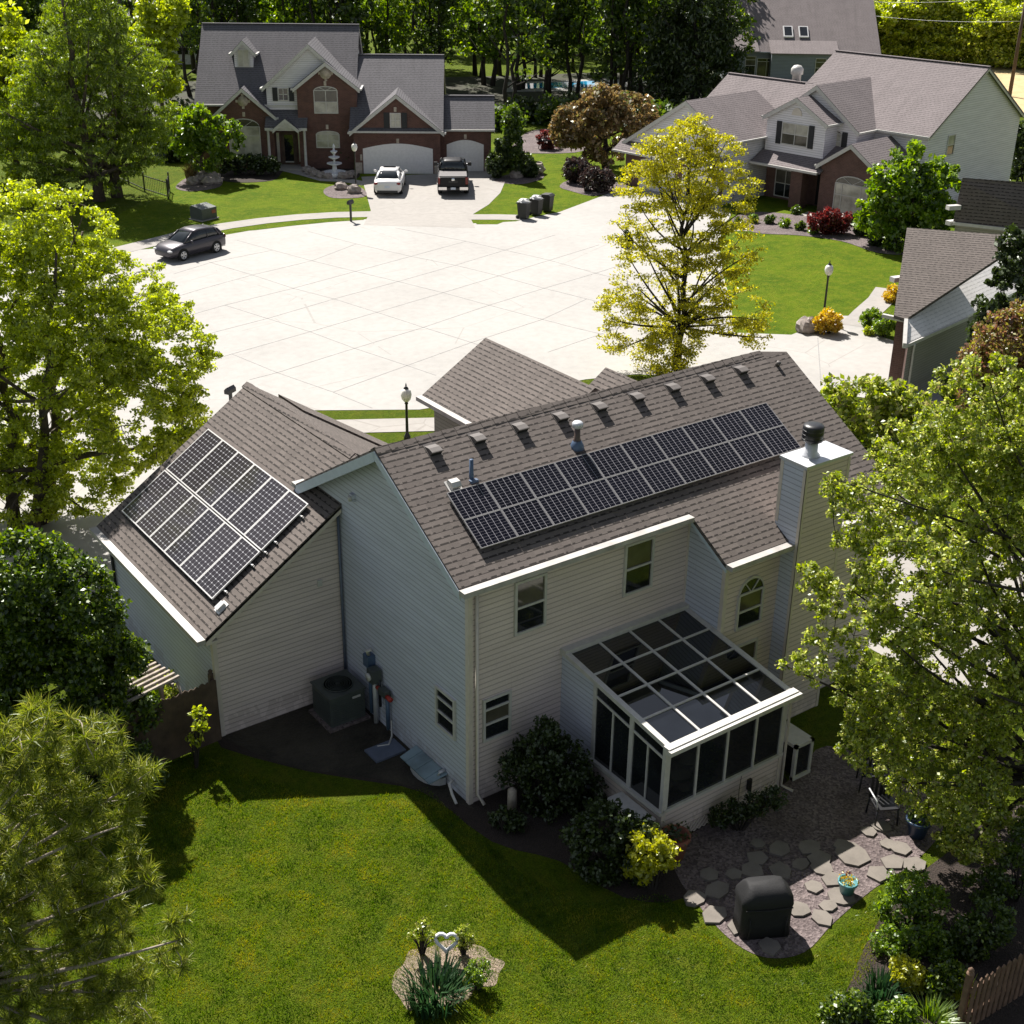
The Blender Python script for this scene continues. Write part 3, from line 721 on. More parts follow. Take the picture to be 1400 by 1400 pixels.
# garage wing
SG = (5.915-2.861)/(3.378+.232+.975)
gz = lambda x: 5.915-SG*abs(x-.975)
gb = MB()
gx0, gx1, gy0, gy1 = -3.378, 5.33, 5.444, 12.0
gp_ = [(gx0, 0), (gx1, 0), (gx1, gz(gx1)-.13), (.975, 5.77), (gx0, gz(gx0)-.13)]
gb.add([(x, gy0, z) for x, z in gp_], [[0, 1, 2, 3, 4]], 'siding'); gb.add([(x, gy1, z) for x, z in gp_], [[4, 3, 2, 1, 0]], 'siding')
gb.add([(gx0, gy0, 0), (gx0, gy1, 0), (gx0, gy1, gz(gx0)-.13), (gx0, gy0, gz(gx0)-.13)], [(3, 2, 1, 0)], 'siding_sky_tint')
gb.add([(gx1, 6.6, 0), (gx1, gy1, 0), (gx1, gy1, gz(gx1)-.13), (gx1, 6.6, gz(gx1)-.13)], [(0, 1, 2, 3)], 'siding')
gb.build('wall', H)
# front wing
fw_ = MB(); wz = lambda x: 6.5-.595*abs(x-7.6)
wp = [(5.66, 0), (9.54, 0), (9.54, wz(9.54)-.13), (7.6, 6.36), (5.66, wz(5.66)-.13)]
fw_.add([(x, 10.15, z) for x, z in wp], [[4, 3, 2, 1, 0]], 'brick_pale')
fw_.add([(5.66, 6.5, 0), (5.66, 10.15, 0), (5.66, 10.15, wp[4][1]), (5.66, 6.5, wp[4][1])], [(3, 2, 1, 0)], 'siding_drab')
fw_.add([(9.54, 6.5, 0), (9.54, 10.15, 0), (9.54, 10.15, wp[2][1]), (9.54, 6.5, wp[2][1])], [(0, 1, 2, 3)], 'siding')
fw_.build('wall', H)
# roofs
rb = MB()
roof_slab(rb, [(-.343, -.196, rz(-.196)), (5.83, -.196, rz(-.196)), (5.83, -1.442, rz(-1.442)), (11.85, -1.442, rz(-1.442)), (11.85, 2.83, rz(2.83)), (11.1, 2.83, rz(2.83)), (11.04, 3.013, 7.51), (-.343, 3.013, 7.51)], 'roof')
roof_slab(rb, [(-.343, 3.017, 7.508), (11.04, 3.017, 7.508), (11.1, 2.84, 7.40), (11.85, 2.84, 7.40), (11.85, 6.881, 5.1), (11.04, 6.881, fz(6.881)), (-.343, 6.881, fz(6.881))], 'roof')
for i in range(34):                                     # overlapping ridge caps
    x = -.35+i*.335
    rb.prism([(x, 2.86, 7.44), (x+.345, 2.86, 7.425), (x+.345, 3.013, 7.533), (x, 3.013, 7.545)], (0, 0, -.03), 'roof')
    rb.prism([(x, 3.013, 7.545), (x+.345, 3.013, 7.533), (x+.345, 3.17, 7.425), (x, 3.17, 7.44)], (0, 0, -.03), 'roof')
rb.build('roof', H)
rg_ = MB()
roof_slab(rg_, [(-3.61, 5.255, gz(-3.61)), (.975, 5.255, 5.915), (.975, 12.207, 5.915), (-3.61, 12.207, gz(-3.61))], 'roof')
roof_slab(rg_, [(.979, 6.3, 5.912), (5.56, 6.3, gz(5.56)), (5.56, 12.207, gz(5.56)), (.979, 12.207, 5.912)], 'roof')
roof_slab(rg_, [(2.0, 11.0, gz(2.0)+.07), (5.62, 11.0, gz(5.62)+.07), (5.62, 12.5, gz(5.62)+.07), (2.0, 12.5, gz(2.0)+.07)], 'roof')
for i in range(18):
    y = 6.3+i*.33
    rg_.prism([(.82, y, 5.835), (.82, y+.34, 5.85), (.975, y+.34, 5.955), (.975, y, 5.94)], (0, 0, -.03), 'roof')
    rg_.prism([(.975, y, 5.94), (.975, y+.34, 5.955), (1.13, y+.34, 5.85), (1.13, y, 5.835)], (0, 0, -.03), 'roof')
rg_.build('roof', H)
rw = MB()
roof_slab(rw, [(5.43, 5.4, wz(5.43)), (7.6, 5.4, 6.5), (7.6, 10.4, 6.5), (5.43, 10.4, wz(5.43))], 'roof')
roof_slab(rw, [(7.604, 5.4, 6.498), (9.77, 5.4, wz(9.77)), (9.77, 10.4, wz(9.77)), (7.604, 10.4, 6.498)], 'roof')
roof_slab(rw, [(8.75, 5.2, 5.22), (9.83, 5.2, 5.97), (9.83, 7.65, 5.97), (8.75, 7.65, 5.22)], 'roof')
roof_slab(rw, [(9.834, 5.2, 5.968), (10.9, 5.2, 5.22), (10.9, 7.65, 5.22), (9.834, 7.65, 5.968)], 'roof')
rw.build('roof', H)
# gutters, fascias, corner boards, downspouts
def part(name, fn, parent=H, label=None):
    b = MB(); fn(b); o = b.build(name, parent)
    if label: o['label'] = label
    return o
def gut(b, p0, p1, m='gutter'):
    b.beam(p0, p1, .2, .12, m)
part('gutter', lambda b: gut(b, (-.36, -.30, 5.585), (5.80, -.30, 5.585)))
part('gutter', lambda b: gut(b, (5.84, -1.545, 4.845), (7.78, -1.545, 4.845)))
part('gutter', lambda b: gut(b, (9.28, -1.545, 4.845), (11.86, -1.545, 4.845)))
part('gutter', lambda b: gut(b, (-3.71, 5.24, gz(-3.61)-.015), (-3.71, 12.22, gz(-3.61)-.015)))
part('gutter', lambda b: gut(b, (5.33, 6.9, wz(5.43)-.015), (5.33, 10.42, wz(5.43)-.015)))
part('gutter', lambda b: gut(b, (-.36, 6.98, fz(6.881)-.015), (5.3, 6.98, fz(6.881)-.015)))
def fas(b):
    b.beam((-.33, -.2, rz(-.2)-.045), (-.33, 3.01, 7.45), .06, .2, 'trim_sky_tint'); b.beam((-.33, 3.02, 7.45), (-.33, 6.93, fz(6.93)-.045), .06, .24, 'trim_sky_tint')
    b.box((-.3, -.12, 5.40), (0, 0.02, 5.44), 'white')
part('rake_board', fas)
part('rake_board', lambda b: (b.beam((5.86, -.25, rz(-.25)-.05), (5.86, -1.45, rz(-1.45)-.05), .05, .17, 'trim_sky_tint'), b.box((5.88, -1.44, 4.72), (6.06, -1.2, 4.76), 'white')))
part('rake_board', lambda b: (b.beam((-3.6, 5.28, gz(-3.6)-.05), (-.02, 5.28, gz(-.02)-.05), .05, .17, 'trim'), b.box((-3.6, 5.27, 2.66), (-3.3, 5.5, 2.72), 'trim')))
def corner(x, y, z0, z1, d2):
    part('corner_board', lambda b: (b.box((x-.02, y-.02, z0), (x+.09, y-.001, z1), 'trim'), b.box((x-.02, y-.001, z0), (x-.001, y+d2, z1), 'trim')))
corner(0, 0, 0, 5.45, .1); corner(-3.378, 5.444, 0, 2.75, .1); corner(6.06, -1.246, 2.2, 4.75, .09)
part('corner_board', lambda b: b.box((6.02, -.035, 3.0), (6.059, -.001, 5.5), 'trim'))
part('downspout', lambda b: (b.tube([(.17, -.06, 5.45), (.17, -.06, .25), (.2, -.3, .1)], .04, 'trim', 6), b.tube([(.17, -.3, 5.5), (.17, -.06, 5.35)], .04, 'trim', 6)))
part('downspout', lambda b: b.tube([(-3.43, 11.85, 2.75), (-3.43, 11.85, .1), (-3.7, 11.85, .05)], .04, 'black', 6))
part('downspout', lambda b: b.tube([(-.06, 5.36, 4.9), (-.06, 5.38, .15)], .035, 'plastic_blue', 6))
# windows of the rear and side walls
window(H, (1.14, -.005, 3.92), FX, FY, .83, 1.29, rails=(.5,), glass=('glass', 'glass_curt'))
window(H, (4.12, -.005, 3.92), FX, FY, .86, 1.30, rails=(.5,), glass=('glass', 'glass_curt'))
window(H, (.34, -.005, 1.52), FX, FY, .74, 1.09, rails=(.40, .74), glass=('glass', 'glass_curt', 'glass'))
window(H, (-.005, 1.27, 1.42), (0, -1, 0), (-1, 0, 0), .78, 1.04, rails=(.40, .74), glass=('glass', 'glass', 'glass'))
window(H, (6.5, -1.251, 2.83), FX, FY, .84, .92, rails=(.5,), glass=('glass', 'glass_curt', 'glass'), arch=.4)
window(H, (6.5, -1.251, 1.3), FX, FY, .80, 1.1, rails=(.5,), glass=('glass', 'glass_curt'))
# chimney chase
def chase(b):
    x0, x1, y0, y1 = 7.80, 9.22, -1.72, -.97
    b.add([(x0, y0, 0), (x0, y1, 0), (x0, y1, 6.74), (x0, y0, 6.74)], [(3, 2, 1, 0)], 'siding_sky_tint'); b.add([(x1, y0, 0), (x1, y1, 0), (x1, y1, 6.74), (x1, y0, 6.74)], [(0, 1, 2, 3)], 'siding')
    b.add([(x0, y0, 0), (x1, y0, 0), (x1, y0, 6.74), (x0, y0, 6.74)], [(0, 1, 2, 3)], 'siding'); b.add([(x0, y1, 0), (x1, y1, 0), (x1, y1, 6.74), (x0, y1, 6.74)], [(3, 2, 1, 0)], 'siding')
    for x in (x0-.012, x1-.07): b.box((x, y0-.012, 0), (x+.08, y0-.001, 6.7), 'trim')
    b.box((x0-.012, y0-.012, 0), (x0-.001, y0+.08, 6.7), 'trim'); b.box((x0-.012, y1-.08, 5.2), (x0-.001, y1+.01, 6.7), 'trim')
ch = part('chimney', chase)
part('chimney_cap', lambda b: (b.box((7.76, -1.76, 6.74), (9.26, -.93, 6.80), 'steel'), b.prism([(7.76, -1.76, 6.801), (9.26, -1.76, 6.801), (9.26, -.93, 6.801), (7.76, -.93, 6.801)], (0, 0, .006), 'steel')), ch)
def flue(b):
    c = (8.32, -1.33, 6.8)
    b.lathe([(.22, 0), (.2, .05), (.15, .1), (.14, .42)], 'steel', c, 18); b.lathe([(.2, .36), (.235, .38), (.235, .70), (.215, .74), (.1, .755), (0.01, .76)], 'black', c, 22)
    for i in range(3): b.lathe([(.237, .42+i*.1), (.243, .43+i*.1), (.237, .44+i*.1)], 'black', c, 22)
part('flue', flue, ch)
# nine roof vents in a row, and the pipes
NR = np.array((0, -SL, 1.0))/math.hypot(1, SL); DR = np.array((0, 1.0, SL))/math.hypot(1, SL)      # rear slope: normal, up-slope
def on_roof(x, y, up=0.0): return np.array((x, y, rz(y)))+NR*up
for i in range(9):
    b = MB(np.array([(1, 0, 0), DR, NR]).T)
    b.prism([(-.155, -.12, .13), (-.155, -.12, .165), (-.155, .04, .13), (-.155, .2, .02), (-.155, -.11, .02)], (.31, 0, 0), 'vent')
    b.box((-.18, -.16, .0), (.18, .26, .018), 'vent'); b.box((-.15, -.125, .018), (.15, -.108, .135), 'dark'); b.box((-.165, -.14, .135), (.165, -.115, .172), 'vent')
    o = b.build('roof_vent', H, on_roof(.88+1.141*i, 2.63)); o.scale = (.88, .88, .88)
def vpipe(b):
    p = on_roof(4.24, 1.92); b.lathe([(.16, 0), (.1, .14), (.07, .2), (.065, .5)], 'brownpipe', p, 12); b.lathe([(.07, .44), (.13, .47), (.13, .56), (.09, .6), (.02, .61)], 'steel', p, 14)
    b.lathe([(.17, -.06), (.16, .02), (.09, .16), (.07, .17)], 'bluepipe', p, 12)
part('vent_pipe', vpipe)
def bpipe(b):
    p = on_roof(1.35, 1.88); b.lathe([(.055, -.1), (.05, .12), (.045, .13), (.045, .42)], 'bluepipe', p, 12); b.box((p[0]-.1, p[1]-.13, p[2]-.09), (p[0]+.1, p[1]+.05, p[2]-.02), 'bluepipe')
part('vent_pipe', bpipe, label='slim blue grey vent pipe')
def wbox(b):
    p = on_roof(.84, 1.82); bb = MB(np.array([(1, 0, 0), DR, NR]).T, p)
    bb.box((-.16, -.14, 0), (.16, .14, .02), 'white'); bb.prism([(-.11, -.12, .02), (-.11, -.13, .13), (-.11, -.03, .17), (-.11, .1, .12), (-.11, .12, .02)], (.22, 0, 0), 'white')
    b.v, b.f, b.mi, b.sm, b.mats = bb.v, bb.f, bb.mi, bb.sm, bb.mats
part('vent_hood', wbox)
part('vent_pipe', lambda b: b.tube([on_roof(11.23, 2.55), on_roof(11.23, 2.55, .12)], .06, 'vent', 8), label='short tan vent pipe')
# solar panels: two rows of ten on the rear slope
def panel_proto(w_, h, cells, name='solar_panel'):
    b = MB(); b.box((.018, .018, -.03), (w_-.018, h-.018, .0), 'dark', skip=(1,))
    b.add([(.018, .018, 0), (w_-.018, .018, 0), (w_-.018, h-.018, 0), (.018, h-.018, 0)], [(0, 1, 2, 3)], cells, uvs={0: [(0, 0), (1, 0), (1, 1), (0, 1)]})
    o = b.build(name, H)
    f = MB(); t = .010 if cells == 'pv' else .03; al = 'alu_dark' if cells == 'pv' else 'alu'
    f.box((0, 0, -.035), (w_, t, .004), al); f.box((0, h-t, -.035), (w_, h, .004), al); f.box((0, t, -.035), (t, h-t, .004), al); f.box((w_-t, t, -.035), (w_, h-t, .004), al)
    f.build('frame', o)
    return o
def copy_part(o, loc, rot):
    c = o.copy(); COL.objects.link(c); c.parent = H; c.location = loc; c.rotation_euler = rot
    for ch_ in o.children:
        d = ch_.copy(); COL.objects.link(d); d.parent = c
    return c
pw, ph = 9.401/10, 1.491/2
P1 = panel_proto(pw-.012, ph-.012, 'pv'); rot = Matrix(np.array([(1, 0, 0), DR, NR]).T.tolist()).to_euler()
e0 = np.array((-.343, -.196, 5.6))+DR*.672+NR*.11
k = 0
for j in range(2):
    for i in range(10):
        loc = e0+np.array((.88+i*pw, 0, 0))+DR*(j*ph)
        if k == 0: P1.location = loc; P1.rotation_euler = rot
        else: copy_part(P1, loc, rot)
        k += 1
# six by two on the garage slope
NGv = np.array((-SG, 0, 1.0))/math.hypot(1, SG); DG = np.array((1.0, 0, SG))/math.hypot(1, SG)
gw, gh = 5.687/6, 3.15/2
P2 = panel_proto(gw-.012, gh-.035, 'pv2'); rot2 = Matrix(np.array([(0, -1, 0), DG, NGv]).T.tolist()).to_euler()
e1 = np.array((-3.61, 5.994, gz(-3.61)))+DG*.731+NGv*.12
k = 0
for j in range(2):
    for i in range(6):
        loc = e1+np.array((0, (i+1)*gw, 0))+DG*(j*gh)
        if k == 0: P2.location = loc; P2.rotation_euler = rot2
        else: copy_part(P2, loc, rot2)
        k += 1
def rails(b):
    for q in (.35, 1.2, 1.62, 1.95, 2.8):
        p = e1+DG*q+NGv*-.05; b.beam(p+np.array((0, -.16, 0)), p+np.array((0, 5.7, 0)), .04, .04, 'alu')
        b.beam(p+np.array((0, -.1, 0)), p+np.array((0, -.1, -.06)), .05, .05, 'black', drop=False)
part('mounting_rail', rails)
def rails2(b):
    for q in (.15, .6, .9, 1.35):
        p = e0+DR*q+NR*-.05; b.beam(p+np.array((.9, 0, 0)), p+np.array((10.25, 0, 0)), .04, .04, 'alu')
part('mounting_rail', rails2)
def jbox(b):
    bb = MB(np.array([(0, -1, 0), DG, NGv]).T, e1+DG*.02-NGv*.12+np.array((0, -.33, 0)))
    bb.box((-.13, -.16, 0), (.13, .16, .02), 'alu'); bb.box((-.08, -.11, .02), (.08, .11, .1), 'alu')
    b.v, b.f, b.mi, b.sm, b.mats = bb.v, bb.f, bb.mi, bb.sm, bb.mats
part('junction_box', jbox)
# sunroom
SX0, SX1, SY, ST, SE = 2.41, 6.06, -3.59, 3.10, 2.595
sr = MB()
sr.box((SX0+.06, SY+.13, .0), (SX1-.02, SY+.22, .94), 'siding'); sr.box((SX0+.06, SY+.22, .0), (SX0+.13, -1.2, .88), 'siding')
sr.prism([(SX0+.06, -1.2, 0), (SX0+.06, -.002, 0), (SX0+.06, -.002, ST-.06), (SX0+.06, -1.2, ST-.06-1.2*(ST-SE)/3.59)], (.07, 0, 0), 'siding_sky_tint')
sr.box((SX1-.09, SY+.22, 0), (SX1-.02, -1.25, 2.5), 'siding')
sr.box((SX0+.14, SY+.23, .55), (SX1-.1, -.01, .60), 'trim')
sun_room = sr.build('sunroom', H); sun_room['label'] = 'lean-to sunroom with tinted glass roof and white frames'
szr = lambda y: ST+(ST-SE)/3.59*y
fr = MB()
for i in range(5):
    x = SX0+.08+(SX1-SX0-.16)*i/4; ww = .13 if i in (0, 4) else .055
    fr.beam((x, -.06, szr(-.06)+.03), (x, SY, szr(SY)+.03), ww, .1, 'white')
for j in range(1, 4):
    y = -.2-(3.59-.34)*j/4; fr.beam((SX0+.1, y, szr(y)+.024), (SX1-.1, y, szr(y)+.024), .05, .07, 'white', drop=True)
fr.beam((SX0, -.1, szr(-.1)+.09), (SX1, -.1, szr(-.1)+.09), .19, .16, 'white')
fr.beam((SX0-.03, SY+.03, SE+.045), (SX1+.06, SY+.03, SE+.045), .17, .16, 'white'); fr.beam((SX0-.05, SY-.10, SE+.02), (SX1+.08, SY-.10, SE+.02), .09, .1, 'white')
# front posts, head and sill
for i in range(5):
    x = SX0+.12+(SX1-SX0-.24)*i/4; ww = .14 if i in (0, 4) else .05
    fr.box((x-ww/2, SY+.10, .94), (x+ww/2, SY+.19, SE-.1), 'white')
fr.box((SX0+.05, SY+.08, .90), (SX1-.03, SY+.21, .975), 'white')
for x in (SX0+.05, SX1-.14): fr.box((x, SY+.105, 0), (x+.12, SY+.128, .9), 'trim')
# left side: posts, sloping head, transom bar, sill
for y, ww in ((-1.2, .1), (-1.82, .035), (-2.42, .12), (-2.95, .035), (-3.46, .1)):
    fr.box((SX0+.03, y-ww/2, .94), (SX0+.1, y+ww/2, min(szr(y)-.02, 2.9) if ww > .05 else szr(y)-.36), 'white')
for a, b_ in ((-1.2, -2.42), (-2.42, -3.46)):
    fr.beam((SX0+.07, a, szr(a)-.32), (SX0+.07, b_, szr(b_)-.32), .06, .06, 'white')
    fr.beam((SX0+.07, a, szr(a)-.01), (SX0+.07, b_, szr(b_)-.01), .06, .07, 'white')
fr.box((SX0-.02, -3.5, .86), (SX0+.12, -1.15, .95), 'white'); fr.box((SX0-.42, -3.4, .72), (SX0-.03, -2.3, .77), 'white')
fr.build('frame', sun_room)
for i in range(4):
    for j in range(4):
        x0 = SX0+.08+(SX1-SX0-.16)*i/4; x1 = SX0+.08+(SX1-SX0-.16)*(i+1)/4; y0 = -.2-(3.59-.34)*j/4; y1 = -.2-(3.59-.34)*(j+1)/4
        g = MB(); g.prism([(x0+.02, y0, szr(y0)), (x1-.02, y0, szr(y0)), (x1-.02, y1, szr(y1)), (x0+.02, y1, szr(y1))], (0, 0, -.02), 'glass_room'); g.build('roof_pane', sun_room)
for i in range(4):
    x0 = SX0+.12+(SX1-SX0-.24)*i/4; x1 = SX0+.12+(SX1-SX0-.24)*(i+1)/4
    g = MB(); g.box((x0, SY+.135, .95), (x1, SY+.15, SE-.08), 'glass'); g.build('pane', sun_room)
for a, b_ in ((-1.2, -1.82), (-1.82, -2.42), (-2.42, -2.95), (-2.95, -3.46)):
    g = MB(); g.box((SX0+.06, a, .94), (SX0+.075, b_, szr(b_)-.33), 'glass'); g.build('pane', sun_room)
for a, b_ in ((-1.2, -2.42), (-2.42, -3.46)):
    g = MB(); g.prism([(SX0+.06, a, szr(a)-.33), (SX0+.06, b_, szr(b_)-.33), (SX0+.06, b_, szr(b_)-.03), (SX0+.06, a, szr(a)-.03)], (.015, 0, 0), 'glass'); g.build('pane', sun_room)
lt = MB()
x = SX0+.2
while x < SX1-.3:
    lt.beam((x, SY+.11, .3), (x+.28, SY+.11, .02), .02, .03, 'trim', drop=True); lt.beam((x, SY+.10, .02), (x+.28, SY+.10, .3), .02, .03, 'trim', drop=True); x += .14
lt.build('lattice_skirt', sun_room)
part('downspout', lambda b: b.tube([(SX1-.02, SY-.1, 2.5), (SX1-.02, SY+.06, 2.35), (SX1-.02, SY+.06, .1), (SX1+.1, SY-.2, .05)], .035, 'trim', 6), sun_room)
part('cable', lambda b: b.tube([(4.75, SY+.09, .95), (4.72, SY+.09, .5), (4.74, SY+.09, .05)], .008, 'black', 4), sun_room)
part('outlet_box', lambda b: (b.box((4.98, SY+.06, .42), (5.08, SY+.125, .68), 'black'), b.box((5.0, SY+.04, .36), (5.06, SY+.1, .44), 'black')), sun_room)
# meters and wall fittings on the left side
def meter(b):
    for y, r, z0, z1, mt in ((4.05, .05, .2, 1.75, 'bluepipe'), (3.85, .06, .02, 1.5, 'steel'), (3.62, .035, .6, 1.35, 'black'), (3.28, .05, .15, 1.1, 'bluepipe')):
        b.tube([(-.1, y, z0), (-.1, y, z1)], r, mt, 8)
    b.box((-.2, 3.95, 1.5), (-.0, 4.2, 1.82), 'bluepipe')
    b.tube([(-.12, 4.05, 1.82), (-.18, 4.0, 1.98), (-.1, 3.95, 2.02)], .05, 'white', 8)
electric = part('utility_meter', meter)
def dial(b):
    bb = MB(np.array([(0, 1, 0), (0, 0, 1), (1, 0, 0)]).T, (-.2, 3.72, 1.45)); bb.lathe([(.16, -.08), (.17, 0), (.13, .1), (.02, .12)], 'steel', (0, 0, 0), 16)
    b.v, b.f, b.mi, b.sm, b.mats = bb.v, bb.f, bb.mi, bb.sm, bb.mats
part('meter_dial', lambda b: (b.box((-.3, 3.6, 1.28), (-.05, 3.86, 1.62), 'ac'), b.tube([(-.31, 3.73, 1.45), (-.36, 3.73, 1.45)], .1, 'white', 14)), electric)
part('gas_regulator', lambda b: (b.box((-.22, 3.2, 1.08), (-.05, 3.5, 1.24), 'ac'), b.tube([(-.15, 3.02, 1.12), (-.15, 3.2, 1.12)], .06, 'red', 8), b.tube([(-.15, 3.5, 1.15), (-.15, 3.66, 1.15)], .05, 'red', 8)), electric)
part('drain_hose', lambda b: b.tube([(-.12, 3.1, .5), (-.14, 3.05, .1), (-.35, 2.85, .05), (-.6, 2.95, .05)], .025, 'white', 6))
part('pump_pipe', lambda b: b.tube([(-.03, .6, .3), (-.16, .55, .28), (-.22, .35, .16), (-.26, .12, .06)], .035, 'white', 6))
part('spigot', lambda b: (b.tube([(-.02, .95, .36), (-.16, .95, .36), (-.18, .95, .28)], .04, 'steel', 6),))
part('wall_light', lambda b: (b.box((-.08, 4.58, 5.58), (-.0, 4.72, 5.76), 'siding_sky_tint'), b.tube([(-.1, 4.65, 5.6), (-.1, 4.65, 5.72)], .05, 'white', 8)))
part('wall_light', lambda b: b.box((-.66, 5.40, 3.2), (-.54, 5.443, 3.36), 'white'))
window(H, (2.6, 6.556, 3.9), (-1, 0, 0), (0, 1, 0), 1.2, 1.3)
# ================================================================== THE OTHER HOUSES
def gable_walls(b, x0, x1, y0, y1, ze, zr_, axis, mf, ms=None, zb=0):
    """closed gabled block; axis = direction of the ridge; mf: gable and long walls, ms: side walls"""
    ms = ms or mf
    if axis == 'y':
        xm = (x0+x1)/2; P = [(x0, zb), (x1, zb), (x1, ze), (xm, zr_), (x0, ze)]
        b.add([(x, y0, z) for x, z in P], [[0, 1, 2, 3, 4]], mf); b.add([(x, y1, z) for x, z in P], [[4, 3, 2, 1, 0]], ms)
        b.add([(x0, y0, zb), (x0, y1, zb), (x0, y1, ze), (x0, y0, ze)], [(3, 2, 1, 0)], ms); b.add([(x1, y0, zb), (x1, y1, zb), (x1, y1, ze), (x1, y0, ze)], [(0, 1, 2, 3)], ms)
    else:
        ym = (y0+y1)/2; P = [(y0, zb), (y1, zb), (y1, ze), (ym, zr_), (y0, ze)]
        b.add([(x0, y, z) for y, z in P], [[4, 3, 2, 1, 0]], ms); b.add([(x1, y, z) for y, z in P], [[0, 1, 2, 3, 4]], ms)
        b.add([(x0, y0, zb), (x1, y0, zb), (x1, y0, ze), (x0, y0, ze)], [(0, 1, 2, 3)], mf); b.add([(x0, y1, zb), (x1, y1, zb), (x1, y1, ze), (x0, y1, ze)], [(3, 2, 1, 0)], ms)

def gable_roof(rb_, tb, x0, x1, y0, y1, ze, zr_, axis, m, oh=.3, trim='white', back=True, t=.12, front_rake=True, lift=0.0):
    """two slabs over the block (top surface passes ze+ at the wall line), overhang oh, plus rake boards and gutters"""
    if axis == 'y':
        xm = (x0+x1)/2; s = (zr_-ze)/(xm-x0); zz_ = ze-s*oh+t+lift; zt = zr_+t+lift
        roof_slab(rb_, [(x0-oh, y0-oh, zz_), (xm, y0-oh, zt), (xm, y1, zt), (x0-oh, y1, zz_)], m, t)
        roof_slab(rb_, [(xm+.004, y0-oh, zt-.003), (x1+oh, y0-oh, zz_), (x1+oh, y1, zz_), (xm+.004, y1, zt-.003)], m, t)
        if front_rake:
            tb.beam((x0-oh, y0-oh+.02, zz_-.03), (xm, y0-oh+.02, zt-.03), .07, .26, trim); tb.beam((xm, y0-oh+.02, zt-.03), (x1+oh, y0-oh+.02, zz_-.03), .07, .26, trim)
        for x in (x0-oh-.07, x1+oh+.07): tb.beam((x, y0-oh, zz_-.02), (x, y1, zz_-.02), .13, .12, trim)
    else:
        ym = (y0+y1)/2; s = (zr_-ze)/(ym-y0); zz_ = ze-s*oh+t+lift; zt = zr_+t+lift
        roof_slab(rb_, [(x0-oh, y0-oh, zz_), (x1+oh, y0-oh, zz_), (x1+oh, ym, zt), (x0-oh, ym, zt)], m, t)
        roof_slab(rb_, [(x0-oh, ym+.004, zt-.003), (x1+oh, ym+.004, zt-.003), (x1+oh, y1+oh, zz_), (x0-oh, y1+oh, zz_)], m, t)
        tb.beam((x0-oh, y0-oh-.07, zz_-.02), (x1+oh, y0-oh-.07, zz_-.02), .13, .12, trim)
        for x in (x0-oh+.03, x1+oh-.03):
            tb.beam((x, y0-oh, zz_-.05), (x, ym, zt-.05), .05, .2, trim); tb.beam((x, ym, zt-.05), (x, y1+oh, zz_-.05), .05, .2, trim)
        tb.beam((x0-oh, ym, zt+.03), (x1+oh, ym, zt+.03), .3, .05, m)

def medallion(b, x, y, z, r=.32):
    b.tube([(x, y-.05, z), (x, y+.02, z)], r, 'stone_tan', 14)
    for a in (0, 1): b.box((x-(.5 if a == 0 else .09), y-.04, z-(.09 if a == 0 else .5)), (x+(.5 if a == 0 else .09), y+.02, z+(.09 if a == 0 else .5)), 'stone_tan')

# ------------------------------------------------------------------ brick house, frame: x along its front, y away from the street
AZ = math.radians(-34)
B0 = G(545, 237.5)
BH = thing('house', 'dark red brick house with steep grey roof, white garage doors and a roof dormer', 'house', B0, AZ)
FYb = (0, -1, 0)
b = MB()
gable_walls(b, -3.0, 2.92, 0, 5.9, 2.95, 5.25, 'y', 'brick'); gable_walls(b, -3.05, 2.9, .02, 11.8, 3.0, 7.1, 'x', 'brick'); gable_walls(b, 2.9, 6.45, 1.0, 5.4, 3.0, 4.7, 'x', 'brick')
gable_walls(b, -13.9, -3.2, 2.4, 12.6, 4.4, 8.95, 'x', 'brick', 'siding_white')
gable_walls(b, -6.95, -2.85, 1.6, 4.5, 5.55, 7.1, 'y', 'brick'); gable_walls(b, -9.1, -3.0, 2.1, 6, 5.55, 8.2, 'y', 'siding_white', zb=3.95)
gable_walls(b, -12.7, -8.7, 1.7, 4.6, 3.65, 5.35, 'y', 'brick')
b.box((-3.0, -.03, 0), (-2.5, .0, .75), 'stone_tan'); b.box((2.5, -.03, 0), (2.95, 0, .75), 'stone_tan'); b.box((6.0, .97, 0), (6.48, 1.0, .75), 'stone_tan'); b.box((2.93, .97, 0), (3.25, 1.0, .75), 'stone_tan')
for x, y, z, r in ((-10.7, 1.7, 4.55, .36), (-4.9, 1.6, 6.45, .4)): medallion(b, x, y, z, r)
for x, y, z in ((-.12, 0, 4.3), (0, 0, 2.2), (4.65, 1.0, 2.35), (-4.97, 1.6, 5.75), (-4.97, 1.6, 2.85), (-10.7, 1.7, 3.65)): b.box((x-.09, y-.05, z-.12), (x+.09, y+.02, z+.18), 'stone_tan')
b.build('wall', BH)
r = MB(); t = MB()
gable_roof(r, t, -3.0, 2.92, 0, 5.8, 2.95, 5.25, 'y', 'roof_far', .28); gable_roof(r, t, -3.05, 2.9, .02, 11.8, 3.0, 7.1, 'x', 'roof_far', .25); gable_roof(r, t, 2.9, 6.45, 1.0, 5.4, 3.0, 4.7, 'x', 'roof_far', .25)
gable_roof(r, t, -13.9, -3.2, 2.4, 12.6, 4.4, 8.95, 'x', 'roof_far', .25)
gable_roof(r, t, -6.95, -2.85, 1.6, 6.2, 5.55, 7.1, 'y', 'roof_far', .25); gable_roof(r, t, -9.1, -3.0, 2.1, 7.0, 5.55, 8.2, 'y', 'roof_far', .28); gable_roof(r, t, -12.7, -8.7, 1.7, 4.7, 3.65, 5.35, 'y', 'roof_far', .28)
